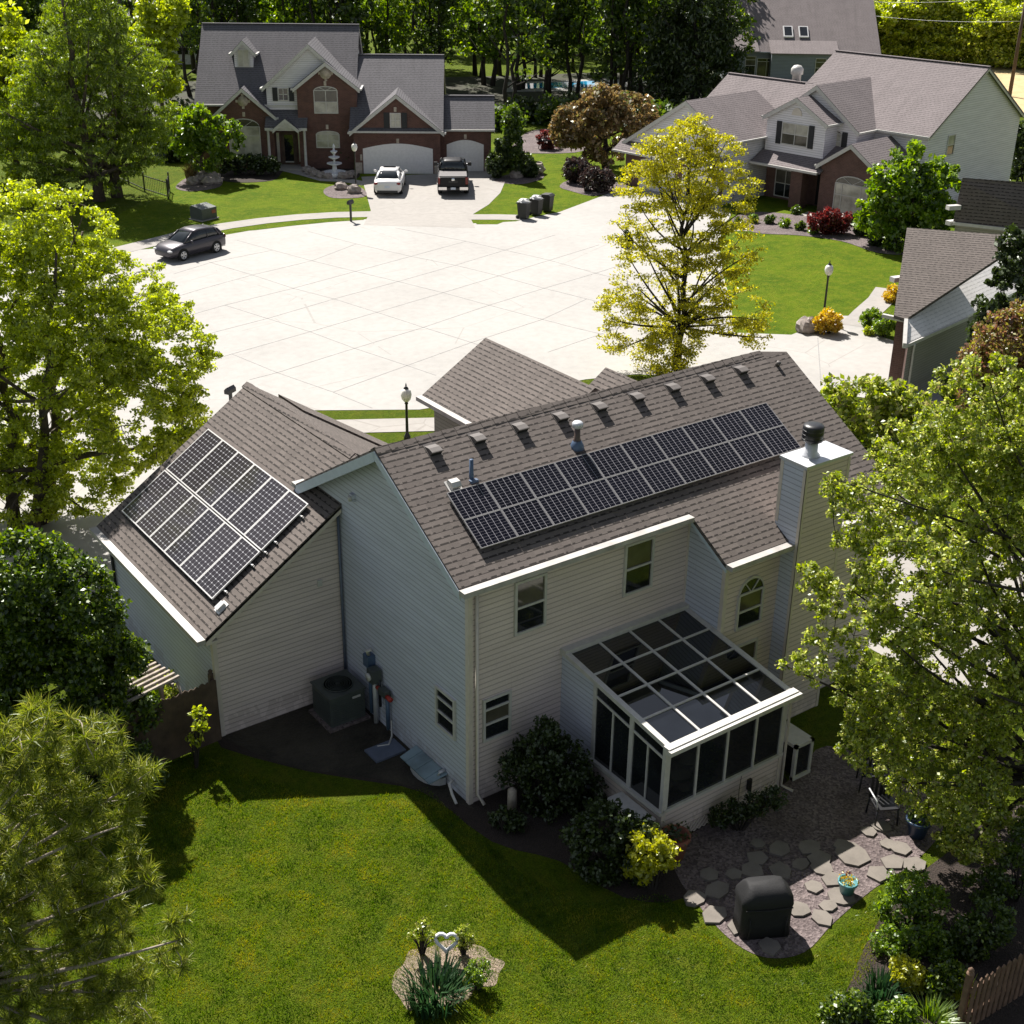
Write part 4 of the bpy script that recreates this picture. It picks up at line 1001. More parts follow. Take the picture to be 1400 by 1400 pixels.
# porch: lean-to over the door with its small pediment
roof_slab(r, [(-9.2, .9, 2.95), (-6.3, .9, 2.95), (-6.3, 2.4, 4.1), (-9.2, 2.4, 4.1)], 'roof_far'); gable_roof(r, t, -8.5, -7.0, .8, 2.2, 2.85, 3.45, 'y', 'roof_far', .15)
t.box((-9.2, .84, 2.72), (-6.3, .9, 2.9), 'white')
r.build('roof', BH); t.build('trim', BH)
b = MB(); b.prism([(-8.45, .72, 2.9), (-7.05, .72, 2.9), (-7.75, .72, 3.42)], (0, .05, 0), 'white'); b.build('porch_pediment', BH)
for x in (-9.0, -6.5):
    b = MB(); b.lathe([(.14, 0), (.14, .1), (.1, .14), (.09, 2.55), (.13, 2.62), (.13, 2.72)], 'white', (x, 1.0, .12), 12); b.build('porch_column', BH)
b = MB(); b.box((-9.2, .7, 0), (-6.3, 2.4, .14), 'walk'); b.build('porch_step', BH)
dr = MB(); dr.box((-8.35, 2.33, .14), (-7.25, 2.398, 2.4), 'wood'); dr.box((-8.1, 2.31, .35), (-7.5, 2.34, 2.2), 'glass'); dr.box((-8.1, 2.3, .3), (-7.5, 2.33, .38), 'white'); door = dr.build('door', BH)
for x in (-8.65, -7.13):
    s = MB(); s.box((x, 2.33, .35), (x+.2, 2.398, 2.35), 'glass_pale'); s.build('sidelight', BH)
garage_door(BH, -2.42, 2.4, -.012, 2.05, .35); garage_door(BH, 3.35, 5.93, .99, 2.15, .32)
window(BH, (-5.8, 1.595, 3.78), FX, FYb, 1.66, 1.55, rails=(.5,), mulls=(.5,), glass=('glass_pale', 'glass_curt'), arch=.28)
window(BH, (-5.78, 1.595, 1.45), FX, FYb, 1.64, .95, rails=(.5,), mulls=(.5,), glass=('glass_pale', 'glass_pale'), arch=.22)
window(BH, (-11.85, 1.695, .75), FX, FYb, 2.2, 2.1, rails=(.7,), mulls=(.5,), glass=('glass_pale', 'glass_pale', 'glass_curt'), arch=.55)
window(BH, (-.5, -.005, 3.12), FX, FYb, .75, .98, mulls=(.5,), glass=('glass_pale', 'glass_pale'), shutters=.38)
window(BH, (-8.3, 2.095, 4.55), FX, FYb, .72, .85, mulls=(.5,), glass=('glass', 'glass_curt'), shutters=.34)
b = MB(); gable_walls(b, -11.55, -10.25, 4.55, 7.2, 7.5, 8.15, 'y', 'siding_white', zb=6.1); dm = b.build('dormer', BH)
r = MB(); t = MB(); gable_roof(r, t, -11.55, -10.25, 4.55, 7.2, 7.5, 8.15, 'y', 'roof_far', .22); r.build('roof', dm); t.build('trim', dm)
f = MB(); f.box((-11.35, 4.5, 6.45), (-10.45, 4.548, 7.65), 'white'); f.box((-11.25, 4.49, 6.52), (-10.92, 4.51, 7.58), 'glass_pale'); f.box((-10.88, 4.49, 6.52), (-10.55, 4.51, 7.58), 'glass_pale'); f.build('window', dm)
b = MB(); b.box((-2.62, -.05, .9), (-2.48, -.0, 1.3), 'stone_tan'); b.build('number_plaque', BH)

# ------------------------------------------------------------------ white house with brick bay
AW = math.radians(-82)
W0 = np.array((50.375, 35.36, 0))
WH = thing('house', 'white sided house with mauve grey roof, black shutters and a brick bay', 'house', W0, AW)
b = MB()
gable_walls(b, -6.6, 4.05, 4.2, 15.8, 4.85, 8.25, 'x', 'siding_white'); gable_walls(b, -13.2, -6.6, 1.6, 12.4, 3.0, 6.4, 'x', 'siding_white')
gable_walls(b, -5.45, -1.05, .85, 5, 5.2, 6.42, 'y', 'siding_white', zb=2.9); gable_walls(b, -5.9, .35, 2.2, 6, 4.85, 7.1, 'y', 'siding_white', zb=2.0)
gable_walls(b, -.5, 3.6, 0, 4.5, 3.0, 4.35, 'y', 'brick_pale'); b.prism([(-13.9, -2.9, 0), (-5.7, -2.9, 0), (-5.7, -2.9, 3.9), (-8.95, -2.9, 5.95), (-13.9, -2.9, 2.9)], (0, 5.9, 0), 'siding_white')
b.box((-13.92, -2.93, 0), (-5.68, -2.9, 2.6), 'brick_pale'); b.box((-5.6, 1.5, 0), (-.5, 2.3, 2.5), 'brick_pale'); b.box((-2.6, -.1, 0), (-1.75, .6, 2.4), 'brick_pale')
b.build('wall', WH)
r = MB(); t = MB()
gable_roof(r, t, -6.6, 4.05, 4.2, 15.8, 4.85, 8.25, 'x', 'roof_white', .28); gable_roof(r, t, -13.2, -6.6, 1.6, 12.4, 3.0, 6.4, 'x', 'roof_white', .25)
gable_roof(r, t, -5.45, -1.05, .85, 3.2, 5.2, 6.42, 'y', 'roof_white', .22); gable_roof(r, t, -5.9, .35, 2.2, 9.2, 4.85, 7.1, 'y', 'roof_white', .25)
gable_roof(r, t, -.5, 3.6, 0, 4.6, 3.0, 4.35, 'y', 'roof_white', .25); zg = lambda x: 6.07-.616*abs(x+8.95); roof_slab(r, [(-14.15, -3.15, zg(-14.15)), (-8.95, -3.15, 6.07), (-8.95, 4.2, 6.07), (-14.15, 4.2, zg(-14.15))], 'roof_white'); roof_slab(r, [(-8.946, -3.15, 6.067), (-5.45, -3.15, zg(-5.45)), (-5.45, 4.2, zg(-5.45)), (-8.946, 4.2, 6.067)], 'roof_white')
t.beam((-14.15, -3.13, zg(-14.15)-.03), (-8.95, -3.13, 6.04), .07, .26, 'white'); t.beam((-8.95, -3.13, 6.04), (-5.45, -3.13, zg(-5.45)-.03), .07, .26, 'white'); t.beam((-5.38, -3.15, zg(-5.45)-.02), (-5.38, 1.0, zg(-5.45)-.02), .13, .12, 'white')
roof_slab(r, [(-5.6, -.35, 2.5), (-.35, -.35, 2.5), (-.35, 2.2, 3.75), (-5.6, 2.2, 3.75)], 'roof_white'); t.beam((-5.6, -.43, 2.49), (-.5, -.43, 2.49), .13, .14, 'white')
roof_slab(r, [(-14.4, -3.7, 2.42), (-5.3, -3.7, 2.42), (-5.3, -2.8, 3.0), (-14.4, -2.8, 3.0)], 'roof_white'); t.beam((-14.4, -3.78, 2.41), (-5.3, -3.78, 2.41), .13, .12, 'white')
r.build('roof', WH); t.build('trim', WH)
window(WH, (.62, -.005, .3), FX, FYb, 2.35, 1.75, rails=(.6,), mulls=(.22, .78), glass=('glass_pale', 'glass_pale', 'glass_curt'), arch=.5)
window(WH, (-4.85, 1.495, .15), FX, FYb, 1.6, 1.75, rails=(.5,), mulls=(.5,), glass=('glass', 'glass_curt'))
window(WH, (-4.25, .845, 3.6), FX, FYb, 2.0, 1.35, rails=(.5,), mulls=(.5,), glass=('glass_curt', 'glass_pale'), shutters=.36)
window(WH, (-1.55, 2.195, 3.55), FX, FYb, .85, .95, rails=(.5,), mulls=(.5,), glass=('glass_pale', 'glass_pale', 'glass_curt'), arch=.2, shutters=.36)
window(WH, (4.055, 6.6, 3.3), (0, 1, 0), (1, 0, 0), .9, 1.25, glass=('glass_curt', 'glass_pale'))
garage_door(WH, -12.6, -9.6, -2.94, 2.1, .2); garage_door(WH, -9.0, -6.0, -2.94, 2.1, .2)
def gvent(b, x, y, z, r_):
    b.prism([(x-r_, y, z), (x+r_, y, z)]+[(x+r_*math.cos(PI*i/10), y, z+r_*1.2*math.sin(PI*i/10)) for i in range(1, 10)], (0, .05, 0), 'trim')
for x, y, z in ((-3.25, .81, 5.45), (-8.95, -2.96, 4.6)):
    b = MB(); gvent(b, x, y, z, .38); b.build('gable_vent', WH)
b = MB(); b.lathe([(.3, -.3), (.3, .45), (.42, .5), (.42, .85), (.25, 1.05), (.02, 1.1)], 'white', (-8.2, 7.6, 6.4), 14); b.build('roof_turbine', WH)
b = MB(); b.box((-1.65, 1.44, .1), (-.62, 1.498, 2.1), 'dark'); b.build('door', WH)

# ------------------------------------------------------------------ slate blue house behind, mostly roof
F0 = G(1095, 112); AF = math.radians(-38)
FH = thing('house', 'slate blue house with a very large roof and two skylights behind the white house', 'house', F0, AF)
kf = px_m(F0)*1.0
X0, X1 = -105*kf, 98*kf
b = MB(); gable_walls(b, X0, X1, 0, 21, 3.1, 10.5, 'x', 'siding_grey'); b.box((X0+60*kf, -1.2, 0), (X1-55*kf, 0, 3.0), 'siding_grey'); b.build('wall', FH)
r = MB(); t = MB(); gable_roof(r, t, X0, X1, 0, 21, 3.1, 10.5, 'x', 'roof_white', .35, 'siding_grey')
roof_slab(r, [(X0+58*kf, -1.5, 2.95), (X1-53*kf, -1.5, 2.95), (X1-53*kf, 2.0, 4.35), (X0+58*kf, 2.0, 4.35)], 'roof_white')
roof_slab(r, [(X0+10*kf, -.9, 3.05), (X0+44*kf, -.9, 3.05), (X0+40*kf, 2.6, 4.75), (X0+14*kf, 2.6, 4.75)], 'roof_white')
r.build('roof', FH); t.build('trim', FH)
for i, x in enumerate((-20, 1)):
    b = MB(); y = 1.3; s = 7.4/10.5; z = 3.2+y*s
    b.prism([(x*kf-.5, y, z+.1), (x*kf+.5, y, z+.1), (x*kf+.5, y+1.3, z+.1+1.3*s), (x*kf-.5, y+1.3, z+.1+1.3*s)], (0, 0, .12), 'alu')
    sk = b.build('skylight', FH); b = MB(); b.prism([(x*kf-.38, y+.12, z+.24+.12*s), (x*kf+.38, y+.12, z+.24+.12*s), (x*kf+.38, y+1.18, z+.24+1.18*s), (x*kf-.38, y+1.18, z+.24+1.18*s)], (0, 0, -.02), 'glass'); b.build('pane', sk)
window(FH, (-62*kf, -.005, .1), FX, FYb, 2.0, 2.2, mulls=(.5,), rails=(.85,), glass=('glass_curt', 'glass'))
for x, y in ((-78, -.005), (-38, -.005), (-26, -.005), (14, -1.205), (60, -.005)): window(FH, (x*kf, y, .6), FX, FYb, 1.1, 1.9, rails=(.5, .8), glass=('glass', 'glass_curt'))

# ------------------------------------------------------------------ neighbour's house at the right edge (roofs seen from above)
N0 = G(1236, 545)
NH = thing('house', 'drab grey house with low brown roofs half hidden by the big tree', 'house', N0, 0)
L = lambda x, y, z: tuple(G(x, y, z)-N0)
D_, E_, F_, C_ = L(1239, 436, 3.1), L(1237, 470, 2.5), L(1322, 432, 2.5), L(1385, 338, 5.0)
P1_, P2_, P4_ = L(1240, 311, 5.4), L(1470, 328, 5.4), L(1224, 430, 3.1)
# lean-to plane through D, E, F; its stronger sun is painted as pale shingle
nE = np.cross(np.array(E_)-np.array(D_), np.array(F_)-np.array(D_))
def on_plane(px, py, p, n):
    d = ray(px, py); tt = ((np.array(p)+N0-CAMP) @ n)/(d @ n); return tuple(CAMP+d*tt-N0)
C1 = on_plane(1362, 354, D_, nE); F2 = on_plane(1410, 388, D_, nE)
nD = np.cross(np.array(P2_)-np.array(P1_), np.array(D_)-np.array(P1_)); C2 = on_plane(1372, 348, D_, nD); P4_ = on_plane(1222, 431, D_, nD)
r = MB(); t = MB()
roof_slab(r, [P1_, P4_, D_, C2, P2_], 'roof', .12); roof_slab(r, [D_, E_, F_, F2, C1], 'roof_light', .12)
U = [L(1316, 243, 6.2), L(1470, 254, 6.2), L(1470, 322, 4.2), L(1303, 303, 4.2)]
roof_slab(r, U, 'roof', .12); r.build('roof', NH)
t.beam(tuple(np.array(D_)+(0, 0, .02)), tuple(np.array(E_)+(0, 0, .02)), .14, .2, 'white'); t.beam(tuple(np.array(E_)-(0, 0, .03)), tuple(np.array(F_)-(0, 0, .03)), .16, .14, 'white')
part('gutter', lambda q: q.beam(tuple(np.array(U[3])), tuple(np.array(U[2])), .14, .14, 'white'), NH); part('gutter', lambda q: q.beam(L(1207, 429, 3.05), L(1240, 436, 3.05), .16, .14, 'white'), NH)
t.build('trim', NH)
for a, c in (((1220, 379, 3.9), (1236, 377, 3.9)), ((1296, 281, 5.0), (1312, 280, 5.0)), ((1296, 302, 4.2), (1312, 300, 4.2))): part('gutter', lambda q: q.beam(L(*a), L(*c), .3, .2, 'white'), NH)
b = MB()
def wall_down(p, q, m, zt=-.1):
    p = np.array(p); q = np.array(q); b.add([(p[0], p[1], 0), (q[0], q[1], 0), (q[0], q[1], q[2]+zt), (p[0], p[1], p[2]+zt)], [(0, 1, 2, 3)], m)
inn = lambda p, k=.35: tuple(np.array(p)+np.array((HEAD[0]*k+RIGHT[0]*k*.7, HEAD[1]*k+RIGHT[1]*k*.7, 0)))
wall_down(inn(D_), inn(E_), 'brick_pale', -.15); wall_down(inn(E_), inn(F_), 'siding_drab'); wall_down(inn(P4_), inn(D_), 'brick_pale'); wall_down(inn(P1_, .5), inn(P4_, .5), 'brick_pale'); wall_down(inn(F_), inn(F2), 'siding_drab')
wall_down(inn(U[3]), inn(U[2]), 'siding_drab'); wall_down(inn(U[0]), inn(U[3]), 'siding_white')
b.build('wall', NH)
e2 = np.array(inn(E_, .3)); part('downspout', lambda q: q.tube([(e2[0]+.3, e2[1]-.1, 2.35), (e2[0]+.45, e2[1]+.02, 2.1), (e2[0]+.45, e2[1]+.02, .1)], .05, 'white', 6), NH)

# ------------------------------------------------------------------ pale houses glimpsed through the wood
def far_house(px, label, w_, dpt, he, hr, ms, az):
    r0_ = thing('house', label, 'house', G(*px), math.radians(az))
    b = MB(); gable_walls(b, -w_/2, w_/2, 0, dpt, he, hr, 'x', ms); b.build('wall', r0_)
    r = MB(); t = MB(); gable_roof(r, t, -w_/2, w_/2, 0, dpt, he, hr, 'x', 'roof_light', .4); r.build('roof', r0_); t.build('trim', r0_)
    for i in range(4): window(r0_, (-w_/2+w_*(i+.35)/4, -.01, 1.0), FX, FYb, 1.3, 1.6)
far_house((270, 88), 'pale house glimpsed between trunks beyond the brick house', 13, 9, 5.2, 8.4, 'siding_white', -30)
far_house((735, 52), 'pale house glimpsed through the wood beyond the swimming pool', 16, 9, 5.5, 8.8, 'siding_white', -40)
far_house((1235, 22), 'grey roofed house just showing over the tree belt at the field', 14, 9, 5.0, 9.0, 'siding_white', -36)

# ================================================================== VEHICLES
def wheel(parent, x, y, r_, w_, side):
    root_ = MB(np.array([(1, 0, 0), (0, 0, 1), (0, 1, 0)]).T, (x, y, r_))
    prof = [(r_*.62, -w_/2), (r_*.9, -w_/2), (r_, -w_*.32), (r_, w_*.32), (r_*.9, w_/2), (r_*.62, w_/2)]
    root_.lathe(prof, 'tyre', (0, 0, 0), 20); wh = root_.build('wheel', parent)
    q = MB(np.array([(1, 0, 0), (0, 0, 1), (0, 1, 0)]).T, (x, y+side*w_*.46, r_))
    q.lathe([(r_*.64, -.02), (r_*.66, .02), (r_*.56, .025), (r_*.54, -.03)], 'rim', (0, 0, 0), 20); q.lathe([(.06, -.03), (.06, .03), (.01, .035)], 'rim', (0, 0, 0), 8)
    q.lathe([(r_*.55, -.04), (r_*.55, -.03)], 'dark', (0, 0, 0), 16)
    for k in range(5):
        a = 2*PI*k/5+.3; c, s = math.cos(a), math.sin(a); n = (-s*.045, c*.045)
        q.prism([(c*.04+n[0], s*.04+n[1], .02), (c*.04-n[0], s*.04-n[1], .02), (c*r_*.6-n[0]*1.3, s*r_*.6-n[1]*1.3, .02), (c*r_*.6+n[0]*1.3, s*r_*.6+n[1]*1.3, .02)], (0, 0, -.03), 'rim')
    q.build('rim', wh)
    return wh

def loft(b, rings, m, smooth=True, cap=True):
    n = len(rings[0]); V = [p for r_ in rings for p in r_]
    F = [(i*n+k, i*n+(k+1) % n, (i+1)*n+(k+1) % n, (i+1)*n+k) for i in range(len(rings)-1) for k in range(n)]
    if cap: F += [list(range(n))[::-1], [(len(rings)-1)*n+k for k in range(n)]]
    b.add(V, F, m, smooth)

def car(label, cat, loc, heading, paintm, L_, W_, st, roofst, wheel_x, wr, name='parked_car', suv=False):
    """st: stations (x, half width, floor z, shoulder z, top z); roofst: (x, base half width, base z, roof half width, roof z)"""
    R_ = thing(name, label, cat, loc, heading)
    b = MB(); rings = []
    for x, hw, zf, zs, zt in st:
        h = [(hw*.86, zf), (hw*.97, zf+.12), (hw, zf+(zs-zf)*.5), (hw*.985, zs-.04), (hw*.93, zs+.02), (hw*.72, zt), (0, zt+.015)]
        rings.append([(x, y, z) for y, z in h]+[(x, -y, z) for y, z in h[-2::-1]])
    loft(b, rings, paintm)
    for wx in wheel_x:                                   # dark wheel arches
        for s in (-1, 1):
            hw = max(q[1] for q in st); c = [(wx+wr*1.16*math.cos(PI*i/10), s*(hw+.004), wr+wr*1.14*math.sin(PI*i/10)) for i in range(11)]
            b.prism([(wx-wr*1.16, s*(hw+.004), .14), (wx+wr*1.16, s*(hw+.004), .14)]+c[1:-1], (0, -s*.09, 0), 'dark')
    body = b.build('body', R_)
    g = MB(); rings = []
    for x, hb, zb, hr, zr_ in roofst:
        rings.append([(x, hb, zb), (x, hb*.45+hr*.55, zb*.45+zr_*.55), (x, hr, zr_-.03), (x, hr*.6, zr_), (x, -hr*.6, zr_), (x, -hr, zr_-.03), (x, -(hb*.45+hr*.55), zb*.45+zr_*.55), (x, -hb, zb)])
    loft(g, rings, 'carglass'); g.build('window', R_)
    rf = MB(); mid = [q for q in roofst if q[4] > max(k[4] for k in roofst)-.13]
    loft(rf, [[(x, hr+.012, zr_-.045), (x, hr+.008, zr_-.005), (x, hr*.6, zr_+.02), (x, -hr*.6, zr_+.02), (x, -hr-.008, zr_-.005), (x, -hr-.012, zr_-.045)] for x, hb, zb, hr, zr_ in mid], paintm)
    f0, r0_ = roofst[-1], roofst[0]; fm, rm = mid[-1], mid[0]
    for s in (-1, 1):
        rf.tube([(f0[0], s*f0[1], f0[2]), (fm[0], s*fm[3], fm[4]-.02)], .045, paintm, 6); rf.tube([(r0_[0], s*r0_[1], r0_[2]), (rm[0], s*rm[3], rm[4]-.02)], .06, paintm, 6)
        xm = (fm[0]+rm[0])/2-.1; rf.tube([(xm, s*max(q[1] for q in roofst)*1.0, roofst[1][2]), (xm, s*fm[3]*1.01, fm[4]-.03)], .045, 'black', 6)
        rf.tube([(rm[0]-.1, s*roofst[1][1]*1.0, roofst[1][2]+.05), (rm[0]+.15, s*rm[3]*1.01, rm[4]-.03)], .07, paintm, 6)
    rf.build('roof', R_)
    for wx in wheel_x:
        for s in (-1, 1): wheel(R_, wx, s*(W_/2-.115), wr, .23, s)
    for s in (-1, 1):
        mr = MB(); fx = f0[0]-.45; mr.blob((fx, s*(W_/2+.10), f0[2]+.10), (.08, .13, .09), paintm, 3, .05, 10, 6); mr.tube([(fx, s*(W_/2-.06), f0[2]+.03), (fx, s*(W_/2+.05), f0[2]+.08)], .03, 'black', 5); mr.build('mirror', R_)
        hl = MB(); x1 = st[-1][0]; hl.blob((x1-.12, s*W_*.36, st[-2][3]-.06), (.16, .2, .08), 'headl', 2, .05, 10, 6); hl.build('headlight', R_)
        tl = MB(); x0 = st[0][0]; tl.blob((x0+.08, s*W_*.38, st[1][3]-.08), (.1, .17, .09 if not suv else .14), 'tail', 4, .05, 10, 6); tl.build('taillight', R_)
    pl = MB(); pl.box((st[0][0]-.03, -.17, .55), (st[0][0]+.02, .17, .70), 'plate'); pl.build('licence_plate', R_)
    bp = MB(); bp.box((st[0][0]-.015, -W_*.36, .26), (st[0][0]+.05, W_*.36, .40), 'black'); bp.build('bumper', R_)
    return R_
nb = np.array((-math.sin(AZ), math.cos(AZ), 0)); hb_ = math.atan2(nb[1], nb[0])
# white sedan, tail to the street
p = (G(513, 268)+G(549, 269))/2+nb*2.25
sd = car('white four-door saloon parked on the driveway, tail towards the street', 'car', p, hb_-.02, 'p_white', 4.8, 1.84,
    [(-2.40, .70, .34, .80, .86), (-2.30, .83, .25, .90, .98), (-1.75, .90, .2, .93, 1.03), (-.9, .92, .19, .93, 1.0), (.4, .92, .19, .91, .98), (1.1, .91, .2, .88, .96), (1.9, .88, .22, .78, .84), (2.25, .78, .26, .68, .72), (2.38, .62, .34, .58, .60)],
    [(-1.75, .74, 1.0, .60, 1.04), (-1.0, .78, .96, .60, 1.36), (-.4, .79, .95, .60, 1.43), (.2, .79, .94, .60, 1.42), (.55, .78, .94, .58, 1.34), (1.25, .72, .93, .62, .96)], (-1.42, 1.42), .33)
sr_ = MB(); sr_.box((-.25, -.4, 1.452), (.2, .4, 1.46), 'carglass'); sr_.build('sunroof', sd)
# slate SUV at the kerb
hv = G(252, 357)-G(296, 346); hs = math.atan2(hv[1], hv[0])
pc = (G(253, 357)+G(297, 346))/2; side_ = np.array((math.cos(hs+PI/2), math.sin(hs+PI/2), 0)); 
if side_ @ (CAMP-pc) < 0: side_ = -side_
car('slate blue estate SUV parked at the kerb of the turning circle', 'car', pc-side_*.82, hs, 'p_navy', 4.8, 1.9,
    [(-2.36, .74, .42, .90, .98), (-2.26, .88, .30, 1.02, 1.12), (-1.6, .94, .26, 1.06, 1.12), (-.5, .95, .25, 1.04, 1.10), (.5, .95, .25, 1.0, 1.06), (1.2, .94, .26, .97, 1.04), (1.95, .92, .28, .88, .95), (2.3, .82, .3, .76, .82), (2.42, .66, .36, .62, .66)],
    [(-2.15, .80, 1.05, .66, 1.16), (-1.75, .82, 1.05, .64, 1.52), (-1.0, .83, 1.05, .65, 1.62), (-.2, .83, 1.04, .65, 1.64), (.35, .82, 1.03, .63, 1.55), (1.2, .76, 1.02, .66, 1.05)], (-1.4, 1.42), .37, suv=True).scale = (.80, .86, .86)
# black pickup
pt = (G(601, 269)+G(636, 268))/2+nb*2.75
TR = thing('pickup_truck', 'black crew cab pickup truck with grey bed cover on the driveway', 'truck', pt, hb_+.02)
b = MB(); rings = []
for x, hw, zf, zs, zt in ((-2.9, .94, .55, 1.16, 1.22), (-2.86, .99, .5, 1.22, 1.27), (-1.0, 1.0, .48, 1.22, 1.27), (-.9, 1.0, .48, 1.22, 1.27), (.8, 1.0, .46, 1.2, 1.25), (1.4, 1.0, .46, 1.18, 1.24), (2.5, .98, .48, 1.1, 1.18), (2.85, .92, .5, 1.02, 1.06), (2.92, .85, .55, .9, .95)):
    h = [(hw*.9, zf), (hw, zf+.12), (hw, zs-.06), (hw*.97, zs), (hw*.7, zt), (0, zt)]
    rings.append([(x, y, z) for y, z in h]+[(x, -y, z) for y, z in h[-2::-1]])
loft(b, rings, 'p_black')
for wx in (-1.75, 1.9):
    for s in (-1, 1):
        c = [(wx+.48*math.cos(PI*i/10), s*1.004, .4+.46*math.sin(PI*i/10)) for i in range(11)]; b.prism([(wx-.48, s*1.004, .2), (wx+.48, s*1.004, .2)]+c[1:-1], (0, -s*.1, 0), 'dark')
b.build('body', TR)
g = MB(); rs = [(-.95, .9, 1.22, .78, 1.5), (-.85, .9, 1.22, .76, 1.84), (-.3, .9, 1.22, .76, 1.9), (.5, .9, 1.22, .75, 1.88), (.85, .88, 1.22, .74, 1.78), (1.5, .84, 1.22, .76, 1.26)]
loft(g, [[(x, hb, zb), (x, hr, zr_-.04), (x, hr*.6, zr_), (x, -hr*.6, zr_), (x, -hr, zr_-.04), (x, -hb, zb)] for x, hb, zb, hr, zr_ in rs], 'carglass'); g.build('window', TR)
rf = MB(); loft(rf, [[(x, hr+.012, zr_-.06), (x, hr*.6, zr_+.02), (x, -hr*.6, zr_+.02), (x, -hr-.012, zr_-.06)] for x, hb, zb, hr, zr_ in rs[1:5]], 'p_black')
for s in (-1, 1):
    for a, c in ((rs[0], rs[1]), (rs[5], rs[4])): rf.tube([(a[0], s*a[1], a[2]), (c[0], s*c[3], c[4]-.03)], .05, 'p_black', 6)
    rf.tube([(.2, s*.91, 1.22), (.2, s*.77, 1.86)], .05, 'p_black', 6)
rf.build('roof', TR)
tn = MB()
for k in range(4): tn.box((-2.82+k*.46, -.88, 1.27), (-2.82+k*.46+.44, .88, 1.31), 'tonneau')
tn.build('bed_cover', TR)
tg = MB(); tg.box((-2.96, -.78, .68), (-2.88, .78, 1.25), 'p_black'); tg.box((-2.975, -.3, .9), (-2.955, .3, 1.04), 'black'); tgo = tg.build('tailgate', TR); em = MB(np.array([(0, 1, 0), (0, 0, 1), (-1, 0, 0)]).T, (-2.962, 0, 1.1)); em.lathe([(.12, 0), (.12, .015), (.02, .02)], 'chrome', (0, 0, 0), 14); em.build('badge', tgo)
bp = MB(); bp.box((-3.1, -.95, .48), (-2.9, -.42, .66), 'chrome'); bp.box((-3.1, .42, .48), (-2.9, .95, .66), 'chrome'); bp.box((-3.06, -.42, .46), (-2.92, .42, .60), 'black'); bp.build('bumper', TR)
pl = MB(); pl.box((-3.11, -.16, .5), (-3.06, .16, .64), 'plate'); pl.build('licence_plate', TR)
for s in (-1, 1):
    for nm, x, z, mt, sz in (('taillight', -2.9, 1.02, 'tail', (.06, .09, .2)), ('headlight', 2.8, .95, 'headl', (.12, .18, .1))):
        q = MB(); q.box((x-sz[0], s*.9-sz[1]*.7, z-sz[2]), (x+sz[0], s*.88+sz[1], z+sz[2]), mt); q.build(nm, TR)
    q = MB(); q.box((1.1, s*1.02, 1.22), (1.28, s*1.26, 1.45), 'black'); q.box((1.15, s*.92, 1.26), (1.22, s*1.04, 1.32), 'black'); q.build('mirror', TR)
    q = MB(); q.box((-.8, s*.96, .42), (1.2, s*1.08, .47), 'chrome'); q.build('running_board', TR)
    for wx in (-1.75, 1.9): wheel(TR, wx, s*.87, .40, .27, s)

# ================================================================== STREET FURNITURE
def lamp(label, base, h, lantern=True):
    R_ = thing('street_lamp', label, 'street lamp', base, 0, 'black garden lamp posts')
    b = MB(); b.lathe([(.13, 0), (.12, .25), (.07, .35), (.055, .4), (.045, h-.62), (.075, h-.58), (.05, h-.54), (.09, h-.50)], 'black', (0, 0, 0), 12); b.build('post', R_)
    g = MB(); g.lathe([(.09, h-.5), (.16, h-.42), (.2, h-.25), (.17, h-.1), (.09, h-.02)], 'lampglass', (0, 0, 0), 14); g.build('lamp_globe', R_)
    c = MB(); c.lathe([(.1, h-.03), (.07, h+.03), (.02, h+.06), (.03, h+.1), (.005, h+.2)], 'black', (0, 0, 0), 10); c.build('finial', R_)
    return R_
def lamp_px(label, bx, by, ty, z=0):
    q = G(bx, by); tp = above(bx, ty, q); return lamp(label, q, float(tp[2])-.18)
q = G(557, 650); lamp_px('black lamp post with white globe standing between the two front roofs of the solar house', 557, 605, 524)
lamp_px('black lamp post with white globe on the lawn beside the yellow bush', 1125, 440, 356)
lamp_px('black lamp post with white globe at the brick house driveway', 487, 262, 192)
# small black posts
def post(label, base, h, cat):
    R_ = thing('mailbox', label, cat, base, .5)
    b = MB(); b.box((-.05, -.05, 0), (.05, .05, h-.25), 'black'); b.build('post', R_)
    g = MB(); g.prism([(-.24, -.1, h-.3), (-.24, .1, h-.3), (-.24, .1, h-.15), (-.24, 0, h-.05), (-.24, -.1, h-.15)], (.48, 0, 0), 'black'); g.build('box', R_)
    f = MB(); f.box((.05, .1, h-.2), (.2, .12, h-.12), 'red'); f.build('flag', R_)
post('black mailbox on a post at the kerb by the brick house driveway', G(480, 303), 1.35, 'mailbox')
post('black mailbox on a post partly behind the big lime tree', G(317, 562), 1.05, 'mailbox')
# utility box
ub = thing('utility_box', 'dull green utility box on the lawn in tree shade', 'utility box', G(279, 299), .35)
b = MB(); b.prism([(-.6, -.5, 0), (-.6, .5, 0), (-.6, .5, .75), (-.6, .35, .85), (-.6, -.5, .7)], (1.2, 0, 0), 'ac'); b.box((-.68, -.58, 0), (.68, .58, .06), 'walk'); b.build('cabinet', ub)
b = MB(); b.box((.2, -.515, .35), (.5, -.5, .55), 'red'); o = b.build('warning_label', ub); o['label'] = 'orange warning label'; o.data.materials[0] = M['leaf_amber'] if False else M['copper']
